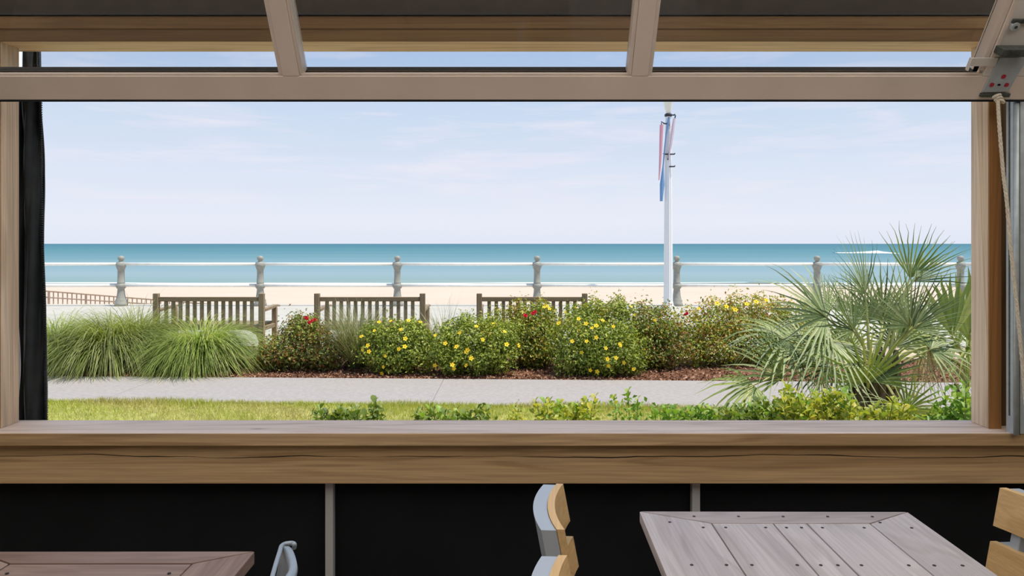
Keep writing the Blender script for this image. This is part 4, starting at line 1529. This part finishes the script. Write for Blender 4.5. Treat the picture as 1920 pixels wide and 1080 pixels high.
def table(name, label, corner_l, corner_r, depth, rz_dir, wl, wr, wb, nplanks, mats, along='y', planks=None):
    """back corners in the world; the top runs depth metres towards the viewer"""
    o = Vector((corner_l.x, corner_l.y, 0))
    t = thing(name, label, 'table', o)
    ex = Vector((corner_r.x - corner_l.x, corner_r.y - corner_l.y, 0))
    Wd = ex.length
    ex.normalize()
    ey = Vector((rz_dir, -1, 0)).normalized()
    ez = Vector((0, 0, 1))
    th = .03
    g = .0018
    mA, mB, mSide = mats

    def board(nm, poly, m, z0=TZ - th, dz=0.0):
        bm = bmesh.new()
        prism(bm, poly, th + dz, Vector((0, 0, z0)), ex, ey, ez, bev=.0022)
        return obj(nm, bm, [m], t)
    d2 = depth - wb
    board('end_board', [(g, 0), (Wd - g, 0), (Wd - wr - g, wb - g), (wl + g, wb - g)], mB)
    board('end_board', [(wl + g, d2 + g), (Wd - wr - g, d2 + g), (Wd - g, depth), (g, depth)], mB)
    board('side_board', [(0, g), (wl - g, wb + g), (wl - g, d2 - g), (0, depth - g)], mSide)
    board('side_board', [(Wd, g), (Wd, depth - g), (Wd - wr + g, d2 - g), (Wd - wr + g, wb + g)], mSide)
    if along == 'y':
        xs = [wl] + planks + [Wd - wr]
        for a, b in zip(xs, xs[1:]):
            board('plank', [(a + g, wb + g), (b - g, wb + g), (b - g, d2 - g), (a + g, d2 - g)], mA, dz=random.uniform(-.001, .0005))
        sc = [(x, y) for y in [wb * .45] for x in np.linspace(wl * .8, Wd - wr * .8, 5)]
        for yy in (wb + .03, .33, .66, d2 - .03):
            for a, b in zip([.02] + xs, xs + [Wd - .02]):
                m_ = min(.03, (b - a) * .28)
                yo = -.035 if (yy < .2 and (b < wl + .01 or a > Wd - wr - .01)) else 0
                sc += [(a + m_ + (.02 if a < .1 else 0), yy + yo), (b - m_, yy)]
    else:
        ys = [wb] + planks + [d2]
        for a, b in zip(ys, ys[1:]):
            board('plank', [(wl + g, a + g), (Wd - wr - g, a + g), (Wd - wr - g, b - g), (wl + g, b - g)], mA, dz=random.uniform(-.001, .0005))
        sc = [(x, (a + b) / 2) for a, b in zip(ys, ys[1:]) for x in (wl + .03, Wd - wr - .03)]
    bm = bmesh.new()
    for (x, y) in sc:
        prism(bm, [(x + math.cos(k * PI / 4) * .0042, y + math.sin(k * PI / 4) * .0042) for k in range(8)], .0012, Vector((0, 0, TZ)), ex, ey, ez)
    obj('screw_heads', bm, [M['screw']], t)['kind'] = 'stuff'
    for (x0, x1, y0, y1) in ((.06, Wd - .06, .05, .08), (.06, Wd - .06, depth - .08, depth - .05), (.06, .09, .08, depth - .08), (Wd - .09, Wd - .06, .08, depth - .08)):
        bm = bmesh.new()
        prism(bm, [(x0, y0), (x1, y0), (x1, y1), (x0, y1)], .06, Vector((0, 0, TZ - th - .0605)), ex, ey, ez)
        obj('apron_rail', bm, [M['alu']], t)
    for x in (.065, Wd - .105):
        for y in (.055, depth - .095):
            bm = bmesh.new()
            prism(bm, [(x, y), (x + .04, y), (x + .04, y + .04), (x, y + .04)], TZ - th - .062, Vector((0, 0, 0)), ex, ey, ez, bev=.003)
            obj('leg', bm, [M['alu']], t)
    return t


DZ = EYE - TZ


def onz(px, py, h=DZ):
    """point on the horizontal plane h metres below the eye"""
    Y = h * F / (py - HZ)
    return at(px, py, Y)


cl, cr = onz(1199, 958.5), onz(1701, 959.5)
ex0 = cl.x
pk = [onz(1450, 980.5).x - ex0, onz(1513.5, 981).x - ex0]
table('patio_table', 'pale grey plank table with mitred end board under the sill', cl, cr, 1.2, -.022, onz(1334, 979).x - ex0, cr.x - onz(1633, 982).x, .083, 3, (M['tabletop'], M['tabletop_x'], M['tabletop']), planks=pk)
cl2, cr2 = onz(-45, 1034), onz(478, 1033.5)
table('patio_table', 'brown plank table with cross boards darkened as if shaded, by the grey metal chair', cl2, cr2, 1.1, .0, .13, .125, .065, 3, (M['tabletop_d'], M['tabletop_d'], M['tabletop_d2']), along='x', planks=[.165, .27, .40, .53, .66, .79, .92])


# =================================================================== CHAIRS
def arc_pts(y0, y1, sag, xoff, n=12):
    c = (y0 + y1) / 2
    h = (y1 - y0) / 2
    return [(xoff - sag * (1 - ((y0 + (y1 - y0) * i / n - c) / h) ** 2), y0 + (y1 - y0) * i / n) for i in range(n + 1)]


def curved_slat(x_front, thick, y0, y1, z0, z1, sag, rake=.19, round_r=.0, n=12):
    """board bent in plan (middle further back), raked: lower edge further forward"""
    bm = bmesh.new()
    back = arc_pts(y0, y1, sag, x_front - thick, n)
    front = arc_pts(y0, y1, sag, x_front, n)
    fs = []
    ring = []
    for (xa, ya), (xb, yb) in zip(back, front):
        dx = (z1 - z0) * rake
        ring.append([bm.verts.new((xa, ya, z1)), bm.verts.new((xb, yb, z1)), bm.verts.new((xb + dx, yb, z0)), bm.verts.new((xa + dx, ya, z0))])
    for a, b in zip(ring, ring[1:]):
        for k in range(4):
            bm.faces.new((a[k], a[(k + 1) % 4], b[(k + 1) % 4], b[k]))
    bm.faces.new(ring[0])
    bm.faces.new(ring[-1][::-1])
    es = [e for e in bm.edges if e.calc_face_angle(0) > .6]
    bmesh.ops.bevel(bm, geom=es, offset=.003, segments=2, affect='EDGES')
    return bm


def make_chair(label):
    """faces +X; origin on the floor under the back; top of the back at z = .82"""
    t = thing('patio_chair', label, 'chair', group='slatted patio chairs')
    hw = .158
    sg = .024
    # two wooden back slats, each on a grey shell
    for z1, h in ((.82, .105), (.672, .085)):
        xf = (.82 - z1) * .19
        obj('back_slat', curved_slat(xf + .020, .019, -hw, hw, z1 - h, z1, sg), [M['chairwood']], t, smooth=False)
        obj('slat_backing', curved_slat(xf, .036, -hw + .001, hw - .001, z1 - h + .002, z1 - .003, sg), [M['alu']], t)
    for sy in (-1, 1):
        y = sy * (hw - .05)
        bm = bmesh.new()
        prism(bm, [(-.030, .80), (-.004, .80), (.068, .44), (.070, .0), (.030, .0), (.040, .44)], .032, (0, y - .016, 0), (1, 0, 0), (0, 0, 1), (0, 1, 0), bev=.003)
        obj('back_leg', bm, [M['alu']], t)
        obj('front_leg', boxbm(.43, .462, y - .016, y + .016, 0, .43, bev=.003), [M['alu']], t)
        obj('seat_rail', boxbm(.07, .43, y - .012, y + .012, .405, .43, bev=.002), [M['alu']], t)
    sl = None
    for k in range(5):
        if sl is None:
            sl = obj('seat_slat', boxbm(-.034, .034, -.19, .19, .431, .449, bev=.003), [M['chairwood']], t)
            sl.location = (.115 + k * .08, 0, 0)
        else:
            c = copy_part(sl, t)
            c.location = (.115 + k * .08, 0, 0)
    return t


ch1 = make_chair('wood slatted chair with grey curved backing, its back under the apron beam')
# end points of the back's top edge measured on the photograph
pf, pn = onz(1042.7, 908.5, .68), onz(1043, 990, .68)
ch1.location = ((pf.x + pn.x) / 2 + .0, (pf.y + pn.y) / 2, 0)
ch1.rotation_euler = (0, 0, math.atan2(-(pf.x - pn.x), pf.y - pn.y))
ch2 = copy_tree(ch1)
ch2['label'] = 'slatted chair cut by the frame bottom, nearer than the chair under the beam'
pf2 = onz(1046, 1040.5, .68)
ch2.location = (pf2.x - .008, pf2.y - .158, 0)
ch2.rotation_euler = (0, 0, math.radians(-3))
ch3 = copy_tree(ch1)
ch3['label'] = 'wood slatted chair at the far side of the pale table, facing it'
pf3 = onz(1874.5, 914.5, .68)
ang = math.radians(180 + 3.5)
ch3.rotation_euler = (0, 0, ang)
loc = Matrix.Rotation(ang, 3, 'Z') @ Vector((.020, -.158, 0))
ch3.location = (pf3.x - loc.x, pf3.y - loc.y, 0)

# grey metal chair with a hollow curved back, faces the shaded table
cc = thing('metal_chair', 'small grey metal chair with rounded hollow back at the shaded brown table', 'chair')
top = onz(550, 1018, .68)
cc.location = (top.x, top.y, 0)


def D3(px, py, dz=0.0):
    p = onz(px, py, .68 + dz)
    return p - Vector(cc.location)


bar = [D3(551.5, 1027, .012), D3(552, 1021), D3(548, 1018.5), D3(541, 1018.8), D3(533, 1020.5), D3(527.5, 1025), D3(524, 1036), D3(516, 1062), D3(508, 1092), D3(504, 1110)]
bm = bmesh.new()
tube(bm, spline(bar, 5), .0052, n=8)
obj('top_bar', bm, [M['alu_shell']], cc, smooth=True)
# bulging back shell: outer lip light, inner face shaded by itself
rim = spline([D3(542, 1024), D3(548, 1030), D3(553.5, 1043), D3(556.5, 1056), D3(555, 1068), D3(548, 1080), D3(538, 1096), D3(528, 1112)], 4)
bm = bmesh.new()
rows = []
for p in rim:
    i_ = Vector((-.014, 0, 0))
    rows.append([bm.verts.new(p + q) for q in (Vector((0, 0, -.16)) + Vector((-.03, 0, 0)), Vector((.002, 0, -.01)), Vector((0, 0, 0)), i_ + Vector((0, 0, .0)), i_ + Vector((-.004, 0, -.012)), i_ + Vector((-.034, 0, -.16)))])
for a, b in zip(rows, rows[1:]):
    for k in range(5):
        bm.faces.new((a[k], a[k + 1], b[k + 1], b[k]))
    bm.faces.new((a[5], a[0], b[0], b[5]))
bm.faces.new(rows[0])
bm.faces.new(rows[-1][::-1])
obj('back_shell', bm, [M['alu_shell']], cc, smooth=True)
yb0, yb1 = rim[-1].y, rim[0].y
obj('seat', boxbm(-.44, -.02, yb0 - .02, yb1 + .02, .43, .45, bev=.006), [M['alu_shell']], cc)
for x in (-.42, -.045):
    for y in (yb0, yb1 - .03):
        obj('leg', boxbm(x, x + .025, y, y + .025, 0, .43 if x < -.1 else .68, bev=.003), [M['alu_shell']], cc)
